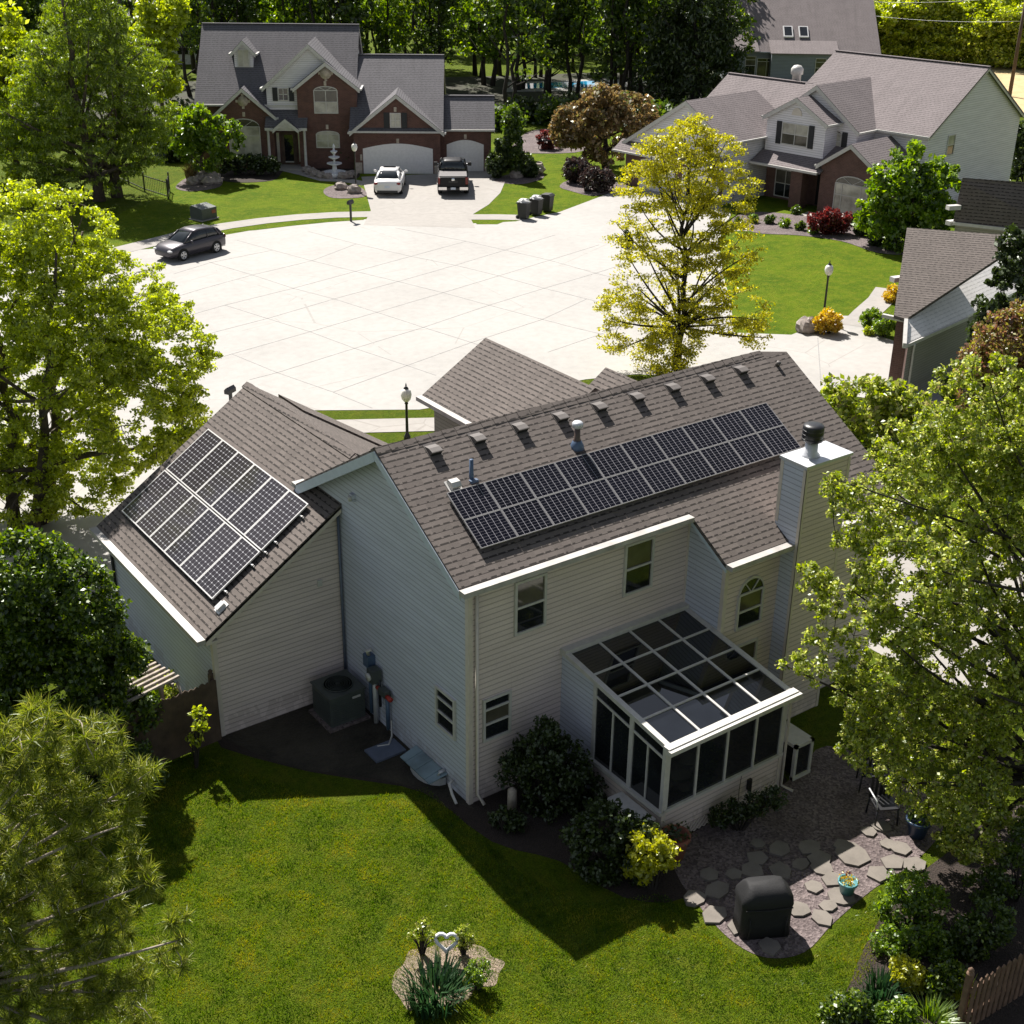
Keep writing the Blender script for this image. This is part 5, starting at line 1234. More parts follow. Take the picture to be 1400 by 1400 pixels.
# rubbish bins
def bin_(label, base, rz_, mt, bag):
    R_ = thing('wheelie_bin', label, 'rubbish bin', base, rz_, 'bins at the end of the driveway')
    b = MB(); z0, z1 = .06, 1.0
    for (a, c, d, e) in ((.24, .26, .30, .33),):
        V = [(-a, -c, z0), (a, -c, z0), (a, c, z0), (-a, c, z0), (-d, -e, z1), (d, -e, z1), (d, e, z1), (-d, e, z1)]
        b.add(V, [(3, 2, 1, 0), (4, 5, 6, 7), (0, 1, 5, 4), (1, 2, 6, 5), (2, 3, 7, 6), (3, 0, 4, 7)], mt)
    b.box((-.33, -.36, .95), (.33, .36, 1.0), mt); b.tube([(-.3, .4, .95), (.3, .4, .95)], .025, mt, 6); b.build('body', R_)
    l_ = MB(); l_.prism([(-.32, -.36, 1.005), (-.32, .36, 1.005), (-.32, .3, 1.07), (-.32, -.2, 1.10)], (.64, 0, 0), mt) if not bag else l_.blob((0, 0, 1.05), (.36, .38, .16), 'bag', 5, .2); l_.build('lid' if not bag else 'bag', R_)
    for s in (-1, 1):
        w2 = MB(np.array([(0, 1, 0), (0, 0, 1), (1, 0, 0)]).T, (s*.22, .3, .12)); w2.lathe([(.12, -.03), (.12, .03)], 'tyre', (0, 0, 0), 12); w2.build('wheel', R_)
bin_('nearest black wheelie bin, its lid heaped with odds and ends', G(716, 299), .5, 'bin', True)
bin_('middle black wheelie bin topped by a pale rubbish bag', G(733, 294), .4, 'bin', True)
bin_('black wheelie bin with its lid shut, the last of the three on the driveway', G(748, 289), .45, 'bin', False)
# fountain
FN = thing('fountain', 'white three-tiered stone fountain in front of the brick house', 'fountain', G(458, 241), 0)
b = MB(); b.lathe([(.8, 0), (.85, .3), (.78, .32), (.72, .2), (.2, .2), (.14, .7), (.16, .75)], 'stone_white', (0, 0, 0), 20); b.build('basin', FN)
for r_, z in ((.52, .78), (.38, 1.2), (.24, 1.58)):
    b = MB(); b.lathe([(.08, z-.08), (r_, z+.08), (r_, z+.13), (r_*.9, z+.1), (.09, z+.04), (.06, z+.42)], 'stone_white', (0, 0, 0), 18); b.build('tier', FN)
b = MB(); b.lathe([(.05, 1.9), (.1, 2.0), (.06, 2.1), (.01, 2.2)], 'stone_white', (0, 0, 0), 10); b.build('finial', FN)
def boulder(label, base, r_, seed, flat=.7, mt='rock', group='fieldstone boulders in the planting beds'):
    b = MB(); b.blob((0, 0, r_*flat*.55), (r_, r_*.8, r_*flat), mt, seed, .18, 12, 8); o = b.build('boulder', None, tuple(base)); tag(o, label, 'boulder', group); return o
for i, (x, y, r_) in enumerate(((426, 238, .42), (432, 241, .4), (440, 243, .38), (449, 244, .36), (469, 244, .42), (476, 243, .4), (420, 235, .38), (482, 240, .35))):
    boulder('rounded fieldstone edging the bed around the white fountain', G(x, y), r_, i)
boulder('dark boulder in the round gravel bed by the driveway lamp', G(484, 264), .5, 20); boulder('grey boulder topping the round gravel bed, further from the driveway lamp', G(466, 259), .45, 21)
boulder('pale boulder beside the yellow bush at the driveway edge', G(1103, 453), .6, 22)
for i, (x, y, r_) in enumerate(((268, 246, .6), (280, 247, .65), (290, 248, .6), (274, 250, .5), (286, 252, .5), (296, 251, .45), (264, 252, .45))):
    boulder('lumpy rock in the stone heap under the small round tree', G(x, y), r_, 30+i)
boulder('large pale rock at the lawn edge near the column evergreen', G(730, 238), .8, 50); boulder('small pale rock below the column evergreen', G(706, 243), .5, 51)
# low black fence of the left garden
FE = thing('metal_fence', 'black railing fence in the shade below the tall feathery tree', 'fence', (0, 0, 0))
pp = [G(x, y) for x, y in ((158, 244), (176, 252), (198, 262), (230, 272), (232, 262))]
for i in range(len(pp)-1):
    A, B = pp[i], pp[i+1]; b = MB()
    for z in (.2, 1.05): b.beam((A[0], A[1], z), (B[0], B[1], z), .04, .05, 'black')
    n = int(np.linalg.norm(B-A)/.22)
    for k in range(1, n): c = A+(B-A)*k/n; b.tube([(c[0], c[1], .05), (c[0], c[1], 1.12)], .012, 'black', 4)
    b.build('railing', FE)
for c in pp:
    b = MB(); b.box((c[0]-.04, c[1]-.04, 0), (c[0]+.04, c[1]+.04, 1.25), 'black'); b.build('post', FE)
# swimming pool beyond the trees
sheet('pool_deck', gp((690, 126), (692, 113), (830, 108), (890, 112), (830, 124)), .03, 'concrete')
sheet('pool_water', gp((712, 122), (714, 115), (812, 111), (814, 119)), .05, 'pool')
# garden table with chairs near the pool path
TB = thing('garden_table', 'round dark garden table on the gravel by the brick house', 'table', G(745, 204), 0)
b = MB(); b.lathe([(.7, .7), (.72, .74), (.05, .75)], 'black', (0, 0, 0), 18); b.build('tabletop', TB)
for k in range(4):
    a = PI/4+k*PI/2; b = MB(); b.tube([(.5*math.cos(a), .5*math.sin(a), 0), (.4*math.cos(a), .4*math.sin(a), .7)], .03, 'black', 6); b.build('leg', TB)
# power poles with wires
def pole(label, base, h, mt, r_):
    R_ = thing('power_pole', label, 'power pole', base, 0)
    b = MB(); b.lathe([(r_, 0), (r_*.65, h)], mt, (0, 0, 0), 10); b.build('post', R_)
    b = MB(); b.box((-1.2, -.06, h-1.2), (1.2, .06, h-1.05), mt); b.build('crossarm', R_); return R_
q1 = G(1380, 132); h1 = float(above(1405, -20, q1)[2]); pole('tall brown power pole at the edge of the stubble field', q1, h1, 'wood', .2)
q2 = G(1178, 92); h2 = float(above(1183, -15, q2)[2]); pole('slim pale power pole beyond the big slate roof', q2, h2, 'stone_white', .13)
for k, (za, zb) in enumerate(((h1-.9, h2-.6), (h1-3.2, h2-2.0))):
    b = MB(); A = np.array((q1[0], q1[1], za)); B = np.array((q2[0], q2[1], zb)); B = B+(B-A)*.6
    b.tube([A+(B-A)*u-np.array((0, 0, 3.0*u*(1-u))) for u in np.linspace(0, 1, 12)], .012, 'steel', 4); tag(b.build('power_line'), ('upper' if k == 0 else 'lower')+' power line over the stubble field', 'power line')

# ================================================================== BACK YARD
AC = thing('air_conditioner', 'grey green air conditioner unit in the corner behind the garage', 'air conditioner', (-.68, 4.62, 0), 0)
b = MB(); b.box((-.55, -.55, 0), (.55, .55, .08), 'gravel'); b.build('base_slab', AC)  # slab takes the dark gravel tone to paint in the corner's shade
b = MB(); b.box((-.46, -.46, .08), (.46, .46, .86), 'ac')
for k in range(11):
    for s in (-1, 1):
        b.box((-.42, s*.46, .16+k*.055), (.42, s*.475, .185+k*.055), 'ac'); b.box((s*.46, -.42, .16+k*.055), (s*.475, .42, .185+k*.055), 'ac')
b.box((-.49, -.49, .86), (.49, .49, .90), 'ac'); b.build('casing', AC)
b = MB(); b.lathe([(.36, .902), (.36, .915), (.05, .93), (.01, .935)], 'grille', (0, 0, 0), 24)
for k in range(6):
    b.lathe([(.06*k+.04, .93), (.06*k+.05, .94), (.06*k+.06, .93)], 'ac', (0, 0, 0), 20)
b.build('fan_grille', AC)
b = MB(); b.box((.12, -.485, .70), (.34, -.474, .76), 'white'); b.build('name_plate', AC)
o = MB(); o.box((-.4, -.28, 0), (.4, .28, .06), 'plastic_blue'); tag(o.build('splash_block', None, (-.52, 2.72, 0)), 'slate blue splash slab under the meters', 'splash block')
ww = thing('window_well', 'clear plastic cover over a basement window well by the left side wall', 'window well', (-.42, 1.5, 0))
b = MB()
for i in range(9):
    a0, a1 = PI*i/9, PI*(i+1)/9
    b.prism([(.38-.42*math.sin(a0), .62*math.cos(a0), 0), (.38-.42*math.sin(a1), .62*math.cos(a1), 0), (.38-.42*math.sin(a1)*.97, .62*math.cos(a1)*.97, .0)], (0, 0, .2), 'steel')
b.build('rim', ww); b = MB(); b.prism([(.4, -.66, .3), (.4, .66, .3), (-.06, .62, .19), (-.06, -.62, .19)], (0, 0, .02), 'well')
for y in (-.4, 0, .4): b.beam((.4, y, .335), (-.06, y, .225), .05, .02, 'well')
b.build('cover', ww)
# grill under its cover
GR = thing('barbecue_grill', 'barbecue under a black fitted cover on the flagstone patio', 'barbecue', G(1040, 1268), math.radians(-28))
b = MB(); rings = []; GR.scale = (.92, .95, 1.0)
for z, wx, wy in ((.02, .56, .34), (.35, .545, .33), (.70, .55, .33), (.80, .57, .35), (.90, .55, .34), (1.02, .44, .31), (1.10, .40, .20), (1.13, .36, .08)):
    rings.append([(wx*math.copysign(abs(math.cos(a))**.35, math.cos(a))*(1+.015*math.sin(7*a+z*9)), wy*math.copysign(abs(math.sin(a))**.35, math.sin(a))*(1+.03*math.sin(5*a+z*6)), z) for a in [2*PI*k/28 for k in range(28)]])
loft(b, rings, 'cover'); b.build('fitted_cover', GR)
b = MB()
for s in (-1, 1): b.tube([(s*.4, -.36, .55), (s*.38, -.375, .3), (s*.4, -.36, .05)], .015, 'cover', 5)
b.tube([(-.5, -.36, .76), (0, -.375, .74), (.5, -.36, .76)], .016, 'cover', 5); b.build('strap', GR)
# pots
def pot(label, base, r_, h, mt, cat='flower pot'):
    R_ = thing('flower_pot', label, cat, base)
    b = MB(); b.lathe([(r_*.65, 0), (r_*.95, h*.8), (r_*1.08, h*.86), (r_*1.08, h), (r_*.92, h), (r_*.9, h*.86), (.01, h*.85)], mt, (0, 0, 0), 18); b.build('pot', R_); return R_
P_ = pot('teal glazed pot with a few red and yellow flowers on the patio', G(1157, 1222), .19, .34, 'teal')
C = np.random.default_rng(5).normal(size=(90, 3))*np.array((.08, .08, .05))+np.array((0, 0, .36)); quads_mesh('flowers', leaf_quads(C, .06), 'leaf_amber', P_)
quads_mesh('red_flower', leaf_quads(np.random.default_rng(6).normal(size=(25, 3))*.03+np.array((0, .03, .48)), .05), 'leaf_red', P_)
P_ = pot('dark navy glazed pot in the shade of the big tree', G(1253, 1142), .26, .45, 'navy'); quads_mesh('foliage', leaf_quads(np.random.default_rng(8).normal(size=(200, 3))*np.array((.13, .13, .1))+np.array((0, 0, .55)), .09), 'leaf_deep', P_)
P_ = pot('terracotta barrel planter against the sunroom corner', G(921, 1172), .30, .6, 'clay'); quads_mesh('foliage', leaf_quads(np.random.default_rng(9).normal(size=(150, 3))*np.array((.15, .15, .06))+np.array((0, 0, .62)), .09), 'leaf_dark', P_)
P_ = pot('small black pot on the neighbour driveway by the green bushes', G(1209, 459), .28, .4, 'black')
# garden chairs in the shade
def chair(label, base, rz_):
    R_ = thing('garden_chair', label, 'garden chair', base, rz_)
    b = MB(); b.box((-.25, -.25, .42), (.25, .25, .46), 'black'); b.build('seat', R_)
    b = MB()
    for k in range(5): b.box((-.24+k*.105, .24, .46), (-.18+k*.105, .27, .95), 'black')
    b.box((-.26, .235, .92), (.26, .275, .98), 'black'); b.build('backrest', R_)
    for x in (-.23, .23):
        for y in (-.23, .23):
            b = MB(); b.tube([(x*1.1, y*1.1, 0), (x, y, .43)], .02, 'black', 6); b.build('leg', R_)
        b = MB(); b.tube([(x*1.15, .25, .66), (x*1.15, -.2, .66), (x*1.05, -.22, .44)], .018, 'steel', 6); b.build('armrest', R_)
chair('black metal garden chair under the big tree, nearer the house', G(1188, 1075), 2.4); chair('black metal garden chair under the big tree, nearer the patio edge', G(1205, 1120), -.5)
# flagstones
ZF = lambda x, y: (860+x/2.593, 980+y/2.593)
fs = ((455, 455), (530, 472), (640, 468), (676, 510), (608, 527), (535, 552), (455, 508), (370, 562), (437, 548), (312, 618), (283, 566), (236, 650), (305, 708), (385, 750), (500, 818), (600, 688), (682, 718), (655, 607), (722, 580), (706, 676), (752, 640), (684, 538), (790, 495), (762, 462), (850, 412), (892, 392), (960, 470), (1012, 530), (880, 560), (935, 520), (858, 175), (915, 455))
rgf = random.Random(3)
for i, (x, y) in enumerate(fs):
    c = G(*ZF(x, y)); n = rgf.choice((5, 6, 6, 7)); r_ = rgf.uniform(.19, .29) if i not in (0, 30) else .17; a0 = rgf.uniform(0, 6)
    if i == 22: r_ = .40
    b = MB(); pts = [(r_*rgf.uniform(.78, 1.15)*math.cos(a0+2*PI*k/n), r_*rgf.uniform(.7, 1.05)*math.sin(a0+2*PI*k/n), .045) for k in range(n)]
    b.prism(pts, (0, 0, -.05), 'flag'); o = b.build('flagstone', None, (c[0], c[1], .012)); o.rotation_euler = (rgf.uniform(-.015, .015), rgf.uniform(-.015, .015), 0)
    tag(o, 'irregular pale flagstone set in the purple gravel patio', 'flagstone', 'flagstones of the back patio')
# white framed hatch beside the sunroom
WF = thing('glass_cabinet', 'small white framed glass cabinet standing on the ground beside the sunroom', 'cabinet', (6.45, -3.05, 0), 0)
b = MB(); 
for x in (0, .5): b.box((x, -.45, 0), (x+.08, -.37, .95), 'white'); b.box((x, .3, 0), (x+.08, .38, .95), 'white')
b.box((0, -.45, .87), (.58, .38, .95), 'white'); b.box((0, -.46, 0), (.58, -.36, .1), 'white'); b.build('frame', WF)
b = MB(); b.box((.08, -.42, .1), (.5, -.39, .87), 'glass'); b.box((.06, -.37, .1), (.52, .3, .86), 'glass'); b.build('pane', WF)
# heart ornament
HT = thing('heart_ornament', 'white heart-shaped ring standing in the small flower bed', 'garden ornament', G(610, 1322), -.63)
b = MB(); pts = []
for k in range(25):
    t_ = 2*PI*k/24; pts.append((.013*16*math.sin(t_)**3, 0, .46+.012*(13*math.cos(t_)-5*math.cos(2*t_)-2*math.cos(3*t_)-math.cos(4*t_))))
q = MB(Matrix.Rotation(-.45, 3, 'X'), (0, 0, .02)); q.tube(pts, .035, 'stone_white', 8, cap=False); q.build('ring', HT)
b = MB(); b.tube([(0, 0, 0), (0, .18, .30)], .02, 'black', 6); b.build('stake', HT)
# fences
def board_fence(label, A, B, h, mt, gap=.02, bw=.14, name='wooden_fence'):
    A = np.array(A, float); B = np.array(B, float); R_ = thing(name, label, 'fence', (A[0], A[1], 0), math.atan2(B[1]-A[1], B[0]-A[0])); Ln = float(np.linalg.norm((B-A)[:2]))
    b = MB(); x = 0; k = 0
    while x < Ln-.05:
        hh = h+rgf.uniform(-.03, .03); b.prism([(x, 0, .03), (x+bw, 0, .03), (x+bw, 0, hh-.05), (x+bw*.5, 0, hh), (x, 0, hh-.05)], (0, .025, 0), mt); x += bw+gap
    b.build('board_panel', R_)
    for z in (.3, h-.3):
        b = MB(); b.box((0, .026, z), (Ln, .07, z+.09), mt); b.build('rail', R_)
    n = max(2, int(Ln/2)+1)
    for i in range(n):
        x = Ln*i/(n-1); b = MB(); b.box((x-.05, .071, 0), (x+.05, .17, h+.08), mt); b.lathe([(.07, 0), (.07, .03), (.03, .05), (.06, .1), (.01, .16)], mt, (x, .12, h+.08), 8); b.build('post', R_)
board_fence('dark wooden board fence running from the garage corner', (-7.4, 5.0), (-3.5, 5.3), 1.7, 'wood', gap=.002)
board_fence('brown picket fence at the lower right corner of the garden', G(1318, 1412), G(1440, 1335), 1.2, 'wood_brown', gap=.06, bw=.09)
TRL = thing('trellis', 'grey slatted arbour top among the shrubs by the board fence', 'trellis', (-5.3, 5.6, 0), .25)
for x in (-.75, .75):
    b = MB(); b.box((x-.04, -.04, 0), (x+.04, .04, 1.95), 'wood_grey'); b.build('post', TRL)
b = MB()
for k in range(6): b.box((-1.0, -.42+k*.17, 1.96), (1.0, -.36+k*.17, 2.02), 'wood_grey')
for x in (-.75, .75): b.box((x-.03, -.5, 1.88), (x+.03, .55, 1.955), 'wood_grey')
b.build('slats', TRL)
b = MB(); b.tube([(.9, -.45, 1.9), (1.0, -.5, 1.2), (1.02, -.55, .3), (1.0, -.5, 0)], .03, 'wood_grey', 6); b.build('bent_rod', TRL)
hy = MB(); hy.tube([(0, 0, 0), (0, 0, .5), (0, 0, .56)], [.11, .1, .03], 'stone_tan', 10); tag(hy.build('stone_post', None, tuple(G(700, 1105))), 'short pale stone post among the dark shrubs by the wall', 'post')
# ================================================================== TREES
def T(name, label, cat, bpx, lst, leaf, z=0, **kw):
    base = G(*bpx) if len(bpx) == 2 else np.array(bpx, float)
    ry, rz_ = kw.pop('ry', 1.0), kw.pop('rz', 1.0)
    tp = kw.pop('top_px', None)
    if tp: kw['top'] = above(tp[0], tp[1], base)
    return tree(name, label, cat, base, blobs_px(base, lst, ry, rz_), leaf, **kw)

T('maple_tree', 'big lime green tree with several stems beside the garage', 'tree', (40, 722),
  [(95, 320, 70), (60, 400, 95), (165, 415, 76, 1), (110, 470, 100, -1), (215, 480, 85), (195, 560, 90, -1), (60, 560, 110, 1), (120, 640, 70), (30, 660, 70), (-60, 420, 130), (-80, 580, 120), (255, 590, 45), (20, 300, 60)],
  'leaf_lime', size=.115, leaves=160000, clumps=2200, cr=.28, r0=.2, nl=24, stems=3, shell=.5, flat=.6, top_px=(60, 330), twr=.014)
T('bald_cypress', 'tall feathery twin trunked tree with drooping green sprays', 'tree', (148, 272),
  [(120, -25, 40), (120, 20, 55), (115, 65, 75), (70, 100, 55), (175, 95, 60), (125, 125, 85), (50, 160, 55), (195, 150, 48), (120, 180, 90), (60, 200, 60), (185, 195, 45), (215, 175, 25)],
  'leaf_cypress', size=.30, leaves=75000, clumps=1500, cr=.5, r0=.34, nl=44, stems=2, aspect=.22, droop=.5, shell=.45, flat=.4, top_px=(122, -10), twr=.02, low=.12)
T('round_tree', 'small round green tree standing on the stone heap', 'tree', (275, 246), [(275, 170, 28), (255, 185, 28), (300, 185, 30), (278, 200, 34), (312, 198, 16)],
  'leaf_green', size=.3, leaves=7000, clumps=130, cr=.42, r0=.13, nl=9)
T('yellow_tree', 'sparse golden yellow tree behind the roof ridge of the solar house', 'tree', (926, 507),
  [(945, 190, 34), (905, 205, 32), (985, 210, 32), (935, 240, 58), (880, 255, 38), (995, 275, 46), (930, 310, 62), (865, 325, 34), (1000, 340, 42), (880, 385, 52), (960, 390, 58), (850, 425, 34), (1010, 430, 42), (925, 450, 50), (840, 470, 18), (1035, 455, 20), (905, 480, 40)],
  'leaf_yellow', bark='bark_dark', size=.115, leaves=50000, clumps=900, cr=.42, r0=.15, nl=50, shell=.45, flat=.32, top_px=(940, 190), twr=.014, low=.2)
T('crabapple_tree', 'wide copper brown tree on the lawn between the two far houses', 'tree', (828, 230), [(825, 150, 34), (790, 170, 32), (860, 160, 34), (825, 180, 44), (880, 170, 18), (775, 185, 20)],
  'leaf_copper', bark='bark_dark', size=.32, leaves=12000, clumps=230, cr=.5, r0=.24, nl=14, ry=1.1)
T('green_tree', 'dense bright green tree in front of the white house end wall', 'tree', (1240, 338), [(1245, 232, 34), (1215, 258, 36), (1280, 255, 36), (1245, 270, 50), (1205, 295, 32), (1290, 285, 28), (1235, 310, 40), (1270, 312, 32)],
  'leaf_green', size=.3, leaves=15000, clumps=240, cr=.45, r0=.16, nl=12, shell=.7)
T('maple_tree', 'very large spring-leaved tree filling the right edge beside the sunroom', 'tree', (1450, 1140),
  [(1340, 560, 80), (1250, 640, 75, 1), (1185, 715, 52, 0), (1320, 690, 120, 1), (1150, 665, 26, 0), (1165, 830, 62, -.5), (1255, 800, 95, -1), (1125, 900, 42, -1), (1215, 945, 80, -1), (1320, 900, 120, -.5), (1190, 1010, 50, -1.5), (1290, 1040, 95, -1), (1400, 800, 150, 1.5), (1390, 1020, 120, 0), (1330, 1130, 55, -1.5), (1450, 620, 120, 1), (1110, 790, 22, -.3), (1085, 905, 16, -1), (1400, 590, 62, .5), (1365, 620, 60, .5), (1290, 590, 40, .5)],
  'leaf_maple', bark='bark_dark', size=.085, leaves=165000, clumps=3400, cr=.14, r0=.15, nl=60, shell=.25, flat=.9, top_px=(1420, 560), twr=.010, low=.15, up=.6)
T('flowering_tree', 'pale yellow green blossoming tree beyond the chimney of the solar house', 'tree', (1185, 690), [(1140, 535, 24), (1180, 545, 36), (1220, 560, 36), (1160, 590, 36), (1215, 610, 46), (1250, 575, 30), (1190, 650, 40)],
  'leaf_gold' if False else 'leaf_maple', size=.2, leaves=11000, clumps=230, cr=.32, r0=.12, nl=16, shell=.6)
T('arborvitae', 'dark conical evergreen against the neighbour roof at the right edge', 'tree', (1385, 560), [(1392, 330, 22), (1388, 365, 32), (1378, 410, 40), (1375, 460, 48), (1385, 510, 55)],
  'leaf_dark', bark='bark_dark', size=.2, leaves=15000, clumps=300, cr=.28, r0=.15, nl=10, shell=.9, droop=.3)
T('bronze_tree', 'tree with bronze red young leaves above the large right-hand tree', 'tree', (1445, 760), [(1380, 470, 50), (1345, 500, 36), (1405, 530, 55), (1360, 550, 42), (1330, 535, 26), (1400, 440, 34)],
  'leaf_bud', bark='bark_dark', size=.12, leaves=24000, clumps=520, cr=.24, r0=.14, nl=18, shell=.5)
T('dense_tree', 'dense deep green tree leaning over the dark board fence', 'tree', (-8.6, 7.6, 0), [(40, 780, 62), (105, 815, 55), (20, 850, 80), (110, 880, 66), (165, 900, 34), (60, 940, 80), (145, 965, 48), (165, 1020, 36), (-40, 900, 100), (90, 1030, 60), (40, 1040, 60), (140, 1050, 40), (190, 970, 26)],
  'leaf_hedgerow', bark='bark_dark', size=.115, leaves=95000, clumps=1300, cr=.24, r0=.14, nl=26, shell=.75, up=.7, droop=.25)
T('pine_tree', 'long needled pine with pale bare twigs at the lower left', 'tree', (-11.6, -.4, 0), [(60, 1010, 58), (135, 1020, 42), (195, 1062, 28), (30, 1050, 60), (110, 1070, 52), (170, 1095, 36), (60, 1130, 80), (150, 1160, 50), (40, 1220, 95), (140, 1250, 60), (200, 1200, 26), (60, 1310, 95), (165, 1330, 52), (235, 1310, 26), (40, 1390, 100), (150, 1400, 60), (245, 1270, 20), (-60, 1200, 110)],
  'leaf_pine', bark='bark_pale', size=.26, leaves=80000, clumps=850, cr=.15, axw=.75, r0=.13, nl=40, shell=.45, aspect=.05, flat=1.0, top_px=(-30, 1010), twr=.012, up=.2)

# ---- the wood behind, one tree at a time
WG = 'tall slender trees of the wood behind the brick house'
def wood_proto(loc, leaf, h, seed, label):
    global RNG
    RNG = np.random.default_rng(seed); base = np.array((*loc[:2], 0.0))
    bl = []
    for k in range(9):
        a = RNG.uniform(0, 2*PI); z = h*RNG.uniform(.30, .95); r_ = h*.14*(1.15-.4*z/h)
        bl.append((base+np.array((math.cos(a)*h*.11, math.sin(a)*h*.11, z)), (r_, r_, r_*1.2)))
    return tree('forest_tree', label, 'tree', base, bl, leaf, bark='bark_dark', size=.42, leaves=4200, clumps=150, cr=.8, r0=.2, nl=9, stems=2, group=WG, shell=.5, twr=.03, top=base+np.array((0.3, 0, h*.95)), low=.15)
lab3 = ('slender tree with thin bright green leaves in the wood behind the brick house', 'slender tree with mid green leaves in the wood behind the brick house', 'slender dark leaved tree in the wood behind the brick house')
spots = []
rw_ = random.Random(21)
for row, (yb, n, xa, xb) in enumerate(((150, 9, 690, 985), (128, 17, 225, 1000), (100, 19, 190, 1010), (70, 18, 180, 1000), (35, 15, 120, 980))):
    for i in range(n):
        x = xa+(xb-xa)*(i+rw_.uniform(.1, .9))/n; y = yb+rw_.uniform(-7, 7)
        if row == 0 and 700 < x < 820: continue
        if row == 1 and 280 < x < 680: y = 118+rw_.uniform(-6, 2)
        spots.append((x, y))
protos = []
for i, (x, y) in enumerate(spots):
    k = i % 3 if y < 120 else (2 if i % 2 else 1)
    g_ = G(x, y)
    pr = next((p for p in protos if p[0] == k), None)
    if pr is None:
        protos.append((k, wood_proto(g_, ('leaf_green', 'leaf_hedgerow', 'leaf_deep')[k], (14.0, 15.0, 13.0)[k], 40+k, lab3[k])))
    else:
        s = rw_.uniform(.8, 1.2); dup(pr[1], (g_[0], g_[1], 0), rw_.uniform(0, 6.28), (s, s, s*rw_.uniform(.9, 1.15)))
RNG = np.random.default_rng(77)
T('spruce_tree', 'big dark spruce at the end of the wood beside the slate blue house', 'tree', (945, 158), [(945, -20, 30), (945, 20, 48), (945, 60, 62), (950, 100, 70), (985, 60, 30), (900, 110, 40)],
  'leaf_dark', bark='bark_dark', size=.5, leaves=14000, clumps=300, cr=.9, r0=.3, nl=16, droop=.4, aspect=.3, shell=.8)
T('lime_tree', 'bright lime tree at the left edge behind the feathery tree', 'tree', (25, 250), [(20, 90, 50), (30, 140, 60), (-20, 150, 70), (20, 190, 50), (-10, 60, 60)], 'leaf_lime', size=.42, leaves=10000, clumps=170, cr=.7, r0=.25, nl=10)
T('lime_tree', 'bright lime tree between the feathery tree and the brick house', 'tree', (222, 165), [(215, 40, 34), (205, 80, 40), (222, 10, 34), (225, 110, 26)], 'leaf_lime', size=.42, leaves=8000, clumps=140, cr=.7, r0=.2, nl=9)
T('dark_tree', 'dark leafy tree at the top left corner', 'tree', (30, 165), [(20, 0, 50), (60, 20, 45), (10, 50, 50), (90, -10, 50), (50, 70, 50)], 'leaf_deep', size=.5, leaves=9000, clumps=160, cr=.8, r0=.25, nl=9)
# understorey along the wood's edge
for i, (x, y, r_) in enumerate(((690, 160, 20), (715, 150, 18), (752, 152, 20), (780, 150, 18), (850, 150, 22), (880, 160, 20), (905, 168, 24), (935, 165, 22), (965, 150, 20), (245, 160, 24), (265, 170, 20), (240, 200, 22))):
    b0 = G(x, y+r_*.9); shrub('undergrowth_bush', 'dark bush of the undergrowth along the edge of the wood', 'bush', b0, blobs_px(b0, [(x, y, r_), (x-r_*.6, y+r_*.4, r_*.7), (x+r_*.7, y+r_*.3, r_*.7)]), ('leaf_deep', 'leaf_dark')[i % 2], size=.4, leaves=1300, clumps=40, cr=.7, group='dark bushes at the edge of the wood')
# tree belt beyond the field
HGp = None
HG = 'bushy bright trees of the belt beyond the stubble field'
for i in range(24):
    x = 1186+(i % 12)*24+rw_.uniform(-6, 6); y = (82 if i < 12 else 58)+(x-1186)*.045
    if i >= 12: x += 10
    g_ = G(x, y)
    if HGp is None:
        bl = [(g_+np.array(c), np.array(r_)) for c, r_ in (((0, 0, 3.2), (2.8, 2.8, 3.0)), ((1.8, .5, 4.8), (2.2, 2.2, 2.4)), ((-1.6, -.4, 4.4), (2.3, 2.3, 2.4)), ((.2, .3, 6.6), (2.0, 2.0, 2.0)), ((1, -1.5, 2), (2.2, 2, 1.9)), ((-1.5, -1.5, 1.8), (2, 2, 1.8)))]
        HGp = tree('belt_tree', 'bushy bright green tree in the belt beyond the stubble field', 'tree', g_, bl, 'leaf_lime', size=.36, leaves=11000, clumps=190, cr=.75, r0=.2, nl=8, group=HG, shell=.8, twr=.03)
    else:
        s = rw_.uniform(.8, 1.15)*(1.0 if i < 12 else 1.25); dup(HGp, g_, rw_.uniform(0, 6.28), (s*1.15, s*1.15, s))
b0 = G(1320, 82); shrub('field_bush', 'low pale green bush at the near side of the stubble field', 'bush', G(1228, 84), blobs_px(G(1228, 84), [(1225, 74, 11), (1238, 75, 9)]), 'leaf_maple', size=.5, leaves=900, clumps=30, cr=.6)

# ================================================================== SHRUBS
def SH(label, bpx, lst, leaf, name='shrub', cat='shrub', **kw):
    base = G(*bpx) if len(bpx) == 2 else np.array(bpx, float); ry = kw.pop('ry', 1.0); rz_ = kw.pop('rz', 1.0)
    return shrub(name, label, cat, base, blobs_px(base, lst, ry, rz_), leaf, **kw)
SH('clipped dark hedge under the arched window of the brick house', (338, 240), [(306, 224, 10), (322, 224, 11), (338, 224, 11), (354, 224, 11), (370, 224, 10)], 'leaf_dark', 'hedge', 'hedge', size=.2, leaves=4500, clumps=90, cr=.3)
SH('dark hedge behind the white fountain', (452, 228), [(432, 212, 11), (448, 210, 12), (464, 210, 12), (478, 213, 11), (440, 200, 9), (470, 200, 9)], 'leaf_dark', 'hedge', 'hedge', size=.2, leaves=4500, clumps=90, cr=.3)
SH('tall column evergreen at the right end of the brick house', (702, 242), [(700, 146, 5), (700, 160, 9), (701, 178, 12), (701, 198, 13), (702, 218, 14)], 'leaf_deep', 'column_evergreen', 'evergreen', size=.25, leaves=5000, clumps=130, cr=.3)
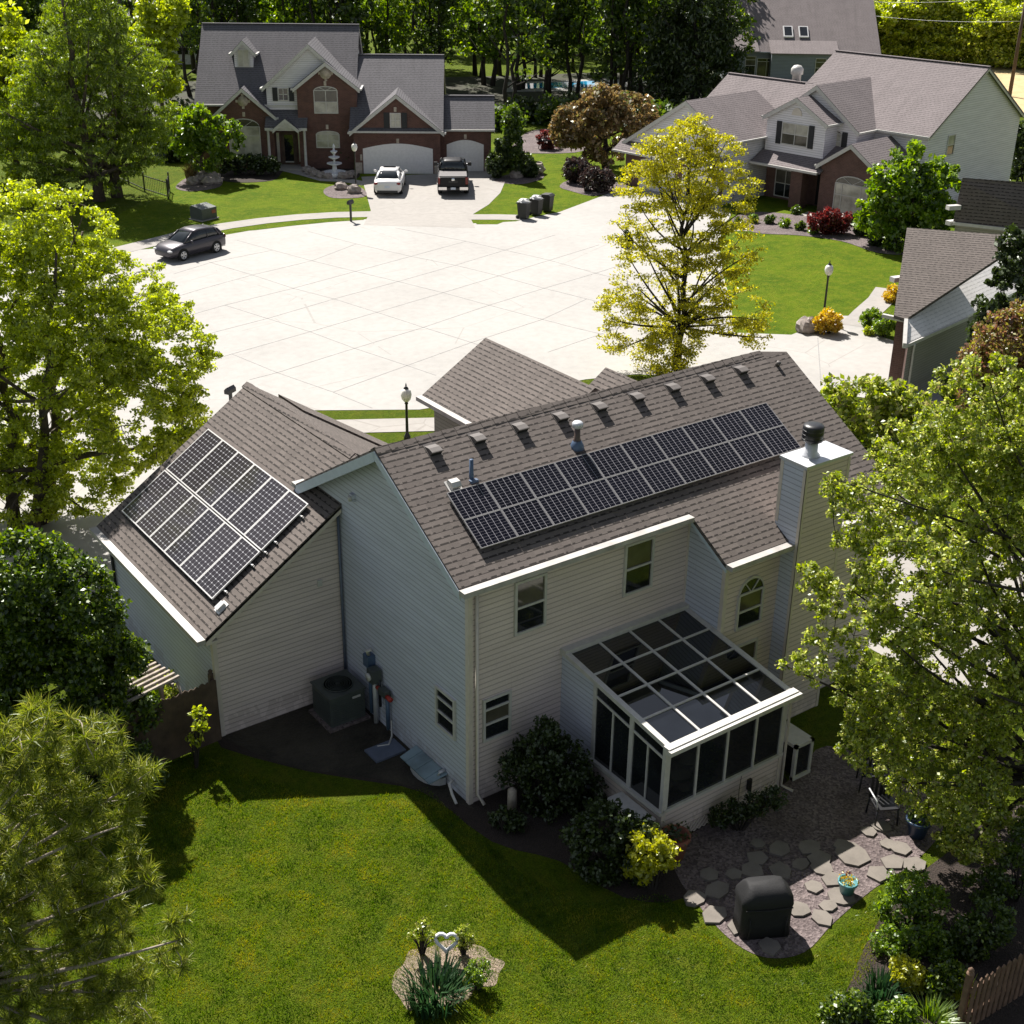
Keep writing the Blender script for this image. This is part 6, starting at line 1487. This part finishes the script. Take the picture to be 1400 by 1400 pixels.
SH('low dark shrub left of the column evergreen', (684, 243), [(684, 215, 14), (680, 228, 13), (688, 200, 10)], 'leaf_dark', size=.22, leaves=2500, clumps=60, cr=.3)
SH('low dark shrub right of the column evergreen', (718, 242), [(716, 224, 14), (724, 232, 10)], 'leaf_dark', size=.22, leaves=2200, clumps=60, cr=.3)
SH('round dusky brown shrub under the copper tree', (790, 250), [(788, 232, 17)], 'leaf_purple', size=.2, leaves=2500, clumps=80, cr=.28)
SH('round purple shrub at the driveway edge under the copper tree', (817, 262), [(811, 246, 16), (825, 247, 15)], 'leaf_purple', size=.2, leaves=2800, clumps=80, cr=.28)
SH('red leaved shrub by the dark garden table', (752, 204), [(745, 190, 12), (757, 195, 9)], 'leaf_red', size=.2, leaves=1300, clumps=40, cr=.25)
SH('dark red weeping maple beside the brick bay of the white house', (1135, 320), [(1117, 304, 13), (1135, 297, 15), (1153, 304, 13), (1135, 308, 14)], 'leaf_red', 'japanese_maple', 'tree', size=.2, leaves=4200, clumps=90, cr=.26, rz=.85)
SH('small dark conical shrub on the white house driveway', (858, 338), [(857, 330, 8), (857, 321, 5)], 'leaf_dark', 'conical_shrub', size=.14, leaves=1300, clumps=40, cr=.15)
SH('round yellow bush in front of the lawn lamp post', (1132, 456), [(1125, 441, 13), (1140, 441, 13), (1132, 437, 14)], 'leaf_amber', size=.13, leaves=4200, clumps=110, cr=.16)
SH('round green bush by the neighbour path, further from the brick pillar', (1193, 452), [(1191, 436, 13)], 'leaf_green', size=.13, leaves=2300, clumps=70, cr=.16)
SH('round green bush by the neighbour path, nearer the brick pillar', (1210, 461), [(1210, 445, 14)], 'leaf_green', size=.13, leaves=2300, clumps=70, cr=.16)
SH('small amber bush half hidden by the brown neighbour roof', (1222, 413), [(1220, 402, 11)], 'leaf_amber', size=.13, leaves=1500, clumps=50, cr=.16)
SH('tiny bright green plant by the neighbour path', (1189, 458), [(1188, 453, 6)], 'leaf_lime', 'plant', 'plant', size=.12, leaves=500, clumps=20, cr=.12)
for i, (x, y, r_) in enumerate(((1052, 300, 7), (1072, 305, 7), (1094, 310, 6), (1112, 314, 7), (1088, 288, 6), (1030, 300, 6), (1010, 304, 6))):
    SH('small mounded plant in the gravel bed before the white house', (x, y+r_*.8), [(x, y, r_)], ('leaf_deep', 'leaf_green')[i % 2], 'bedding_plant', 'plant', size=.15, leaves=450, clumps=20, cr=.15, group='small plants in the bed before the white house')
for i, (x, y, r_) in enumerate(((1180, 312, 12), (1200, 325, 13), (1222, 332, 12))):
    SH('dark low shrub in the bed under the bright green tree', (x, y+r_*.8), [(x, y, r_)], 'leaf_dark', size=.18, leaves=1000, clumps=35, cr=.22, group='low shrubs under the bright green tree')
SH('dark shrub behind the far end wall of the white house', (1400, 250), [(1392, 225, 18), (1402, 200, 20), (1394, 180, 12)], 'leaf_dark', size=.3, leaves=2500, clumps=60, cr=.4)
blade_clump('ornamental_grass', 'tuft of tan ornamental grass beside the small round tree', 'grass tuft', G(262, 248), 160, 1.3, .7, 'leaf_copper', wid=.05)
# back yard
SH('dark yew below the lower rear window', (745, 1100), [(735, 1030, 36), (770, 1045, 38), (705, 1055, 26), (750, 1080, 44), (800, 1085, 30), (742, 1000, 18)], 'leaf_dark', 'yew', size=.1, leaves=11000, clumps=300, cr=.16)
SH('dark spreading shrub before the sunroom', (850, 1195), [(830, 1130, 36), (865, 1150, 38), (815, 1170, 34), (860, 1180, 34), (795, 1140, 24)], 'leaf_dark', size=.1, leaves=10000, clumps=280, cr=.15)
SH('golden juniper catching the sun beside the terracotta barrel', (893, 1215), [(885, 1160, 26), (905, 1170, 20), (875, 1185, 20)], 'leaf_gold', 'juniper', size=.10, leaves=4000, clumps=110, cr=.13, )
SH('low dark plant at the foot of the left wall corner', (690, 1135), [(685, 1120, 16), (705, 1125, 14)], 'leaf_dark', 'plant', 'plant', size=.09, leaves=900, clumps=30, cr=.1)
SH('yellow green shrub by the wooden arbour', (205, 990), [(190, 930, 26), (215, 940, 28), (205, 965, 30), (175, 965, 18)], 'leaf_maple', size=.09, leaves=5000, clumps=160, cr=.14)
SH('dark leafy shrub in front of the board fence, close to the pine', (178, 1092), [(172, 1048, 30), (205, 1060, 22), (140, 1060, 30), (190, 1035, 20)], 'leaf_deep', size=.09, leaves=5200, clumps=170, cr=.14)
SH('spindly sapling with pale leaves in front of the board fence', (268, 1050), [(272, 975, 9), (268, 1010, 8), (275, 995, 7)], 'leaf_lime', 'sapling', 'sapling', size=.12, leaves=260, clumps=18, cr=.12)
SH('thin rose bush with pale buds at the back of the flower bed', (577, 1305), [(577, 1262, 9), (570, 1275, 10), (586, 1280, 9)], 'leaf_gold' if False else 'leaf_maple', 'rose_bush', 'rose', size=.06, leaves=420, clumps=22, cr=.08)
SH('leafy rose bush right of the white heart ring', (634, 1305), [(632, 1272, 9), (638, 1284, 11), (628, 1290, 9)], 'leaf_maple', 'rose_bush', 'rose', size=.06, leaves=600, clumps=26, cr=.08)
SH('low green bush at the right of the flower bed', (655, 1352), [(655, 1328, 17), (648, 1338, 13)], 'leaf_green', size=.05, leaves=1600, clumps=50, cr=.08)
blade_clump('iris_clump', 'dark green sword leaved clump at the front of the flower bed', 'iris', G(594, 1366), 300, .62, 1.15, 'leaf_iris', wid=.04)
blade_clump('iris_clump', 'sword leaved clump beside the bright yellow bush', 'iris', G(1203, 1365), 120, .55, .7, 'leaf_iris', wid=.04)
blade_clump('iris_clump', 'sword leaved clump near the brown picket fence', 'iris', G(1320, 1365), 60, .45, .5, 'leaf_lime', wid=.03)
blade_clump('daylily_clump', 'arching bright green clump at the bottom edge near the picket fence', 'daylily', G(1272, 1402), 220, .4, .9, 'leaf_green', wid=.025, lean=1.1)
SH('bright yellow bush in the lower right bed', (1245, 1352), [(1238, 1328, 20), (1252, 1338, 16)], 'leaf_gold', size=.07, leaves=2600, clumps=80, cr=.09)
for lbl, bp_, lst, lf in (('leafy green shrub beyond the patio pots', (1250, 1262), [(1245, 1215, 30), (1225, 1240, 24), (1270, 1240, 28)], 'leaf_green'),
                          ('spreading shrub between the yellow bush and the patio', (1215, 1300), [(1215, 1285, 22), (1245, 1290, 26), (1280, 1290, 26)], 'leaf_green'),
                          ('dark shrub behind the picket fence', (1340, 1300), [(1330, 1280, 28), (1360, 1260, 30), (1310, 1300, 20)], 'leaf_deep'),
                          ('shady shrub under the large right-hand tree', (1390, 1230), [(1385, 1190, 36), (1350, 1210, 28), (1410, 1150, 30)], 'leaf_deep'),
                          ('low leafy shrub at the lawn edge by the iris', (1155, 1392), [(1150, 1380, 18), (1170, 1375, 16), (1135, 1392, 14)], 'leaf_hedgerow'),
                          ('small leaved ground plant beside the daylilies', (1215, 1398), [(1210, 1392, 16), (1235, 1385, 16)], 'leaf_green'),
                          ('low mixed shrub inside the picket fence', (1295, 1360), [(1285, 1345, 18), (1305, 1335, 16)], 'leaf_hedgerow')):
    SH(lbl, bp_, lst, lf, size=.085, leaves=3400, clumps=110, cr=.13)
SH('dark low shrub in the bed under the sunroom windows', (1010, 1135), [(985, 1115, 16), (1010, 1108, 17), (1035, 1098, 15), (1060, 1090, 14)], 'leaf_dark', size=.08, leaves=2600, clumps=80, cr=.12)

# ================================================================== GRASS of the back lawn
def in_poly(P, poly):
    x, y = P[:, 0], P[:, 1]; r_ = np.zeros(len(P), bool); n = len(poly)
    for i in range(n):
        x0, y0 = poly[i][:2]; x1, y1 = poly[(i+1) % n][:2]
        c = ((y0 > y) != (y1 > y)) & (x < (x1-x0)*(y-y0)/(y1-y0+1e-12)+x0); r_ ^= c
    return r_
lawn_poly = gp((40, 1500), (60, 1200), (170, 1080), (255, 1030), (300, 1040), (400, 1080), (470, 1098), (540, 1082), (585, 1078), (640, 1130), (720, 1200), (800, 1235), (905, 1222), (945, 1250), (1000, 1300), (1060, 1320), (1110, 1308), (1190, 1232), (1215, 1290), (1160, 1370), (1120, 1500))
lo = np.min(lawn_poly, axis=0); hi = np.max(lawn_poly, axis=0)
N = 330000
Pg = np.stack([RNG.uniform(lo[0], hi[0], N), RNG.uniform(lo[1], hi[1], N)], 1)
Pg = Pg[in_poly(Pg, lawn_poly)]
c0 = G(610, 1332)[:2]; Pg = Pg[np.linalg.norm((Pg-c0)/np.array((.95, .95)), axis=1) > .8+RNG.uniform(-.6, .12, len(Pg))]
n = len(Pg); h = RNG.uniform(.025, .06, n)
h *= .75+.5*np.sin(Pg[:, 0]*2.1+np.sin(Pg[:, 1]*1.7)*2)**2
a = RNG.uniform(0, 2*PI, n); sd_ = np.stack([np.cos(a), np.sin(a), np.zeros(n)], 1)*.008
ln = np.stack([RNG.normal(0, .022, n), RNG.normal(0, .022, n), h], 1); P0 = np.concatenate([Pg, np.full((n, 1), .0)], 1)
go = quads_mesh('grass', np.stack([P0-sd_, P0+sd_, P0+ln], 1).reshape(-1, 3), 'grass_mix', tri=True)
tag(go, kind='stuff')
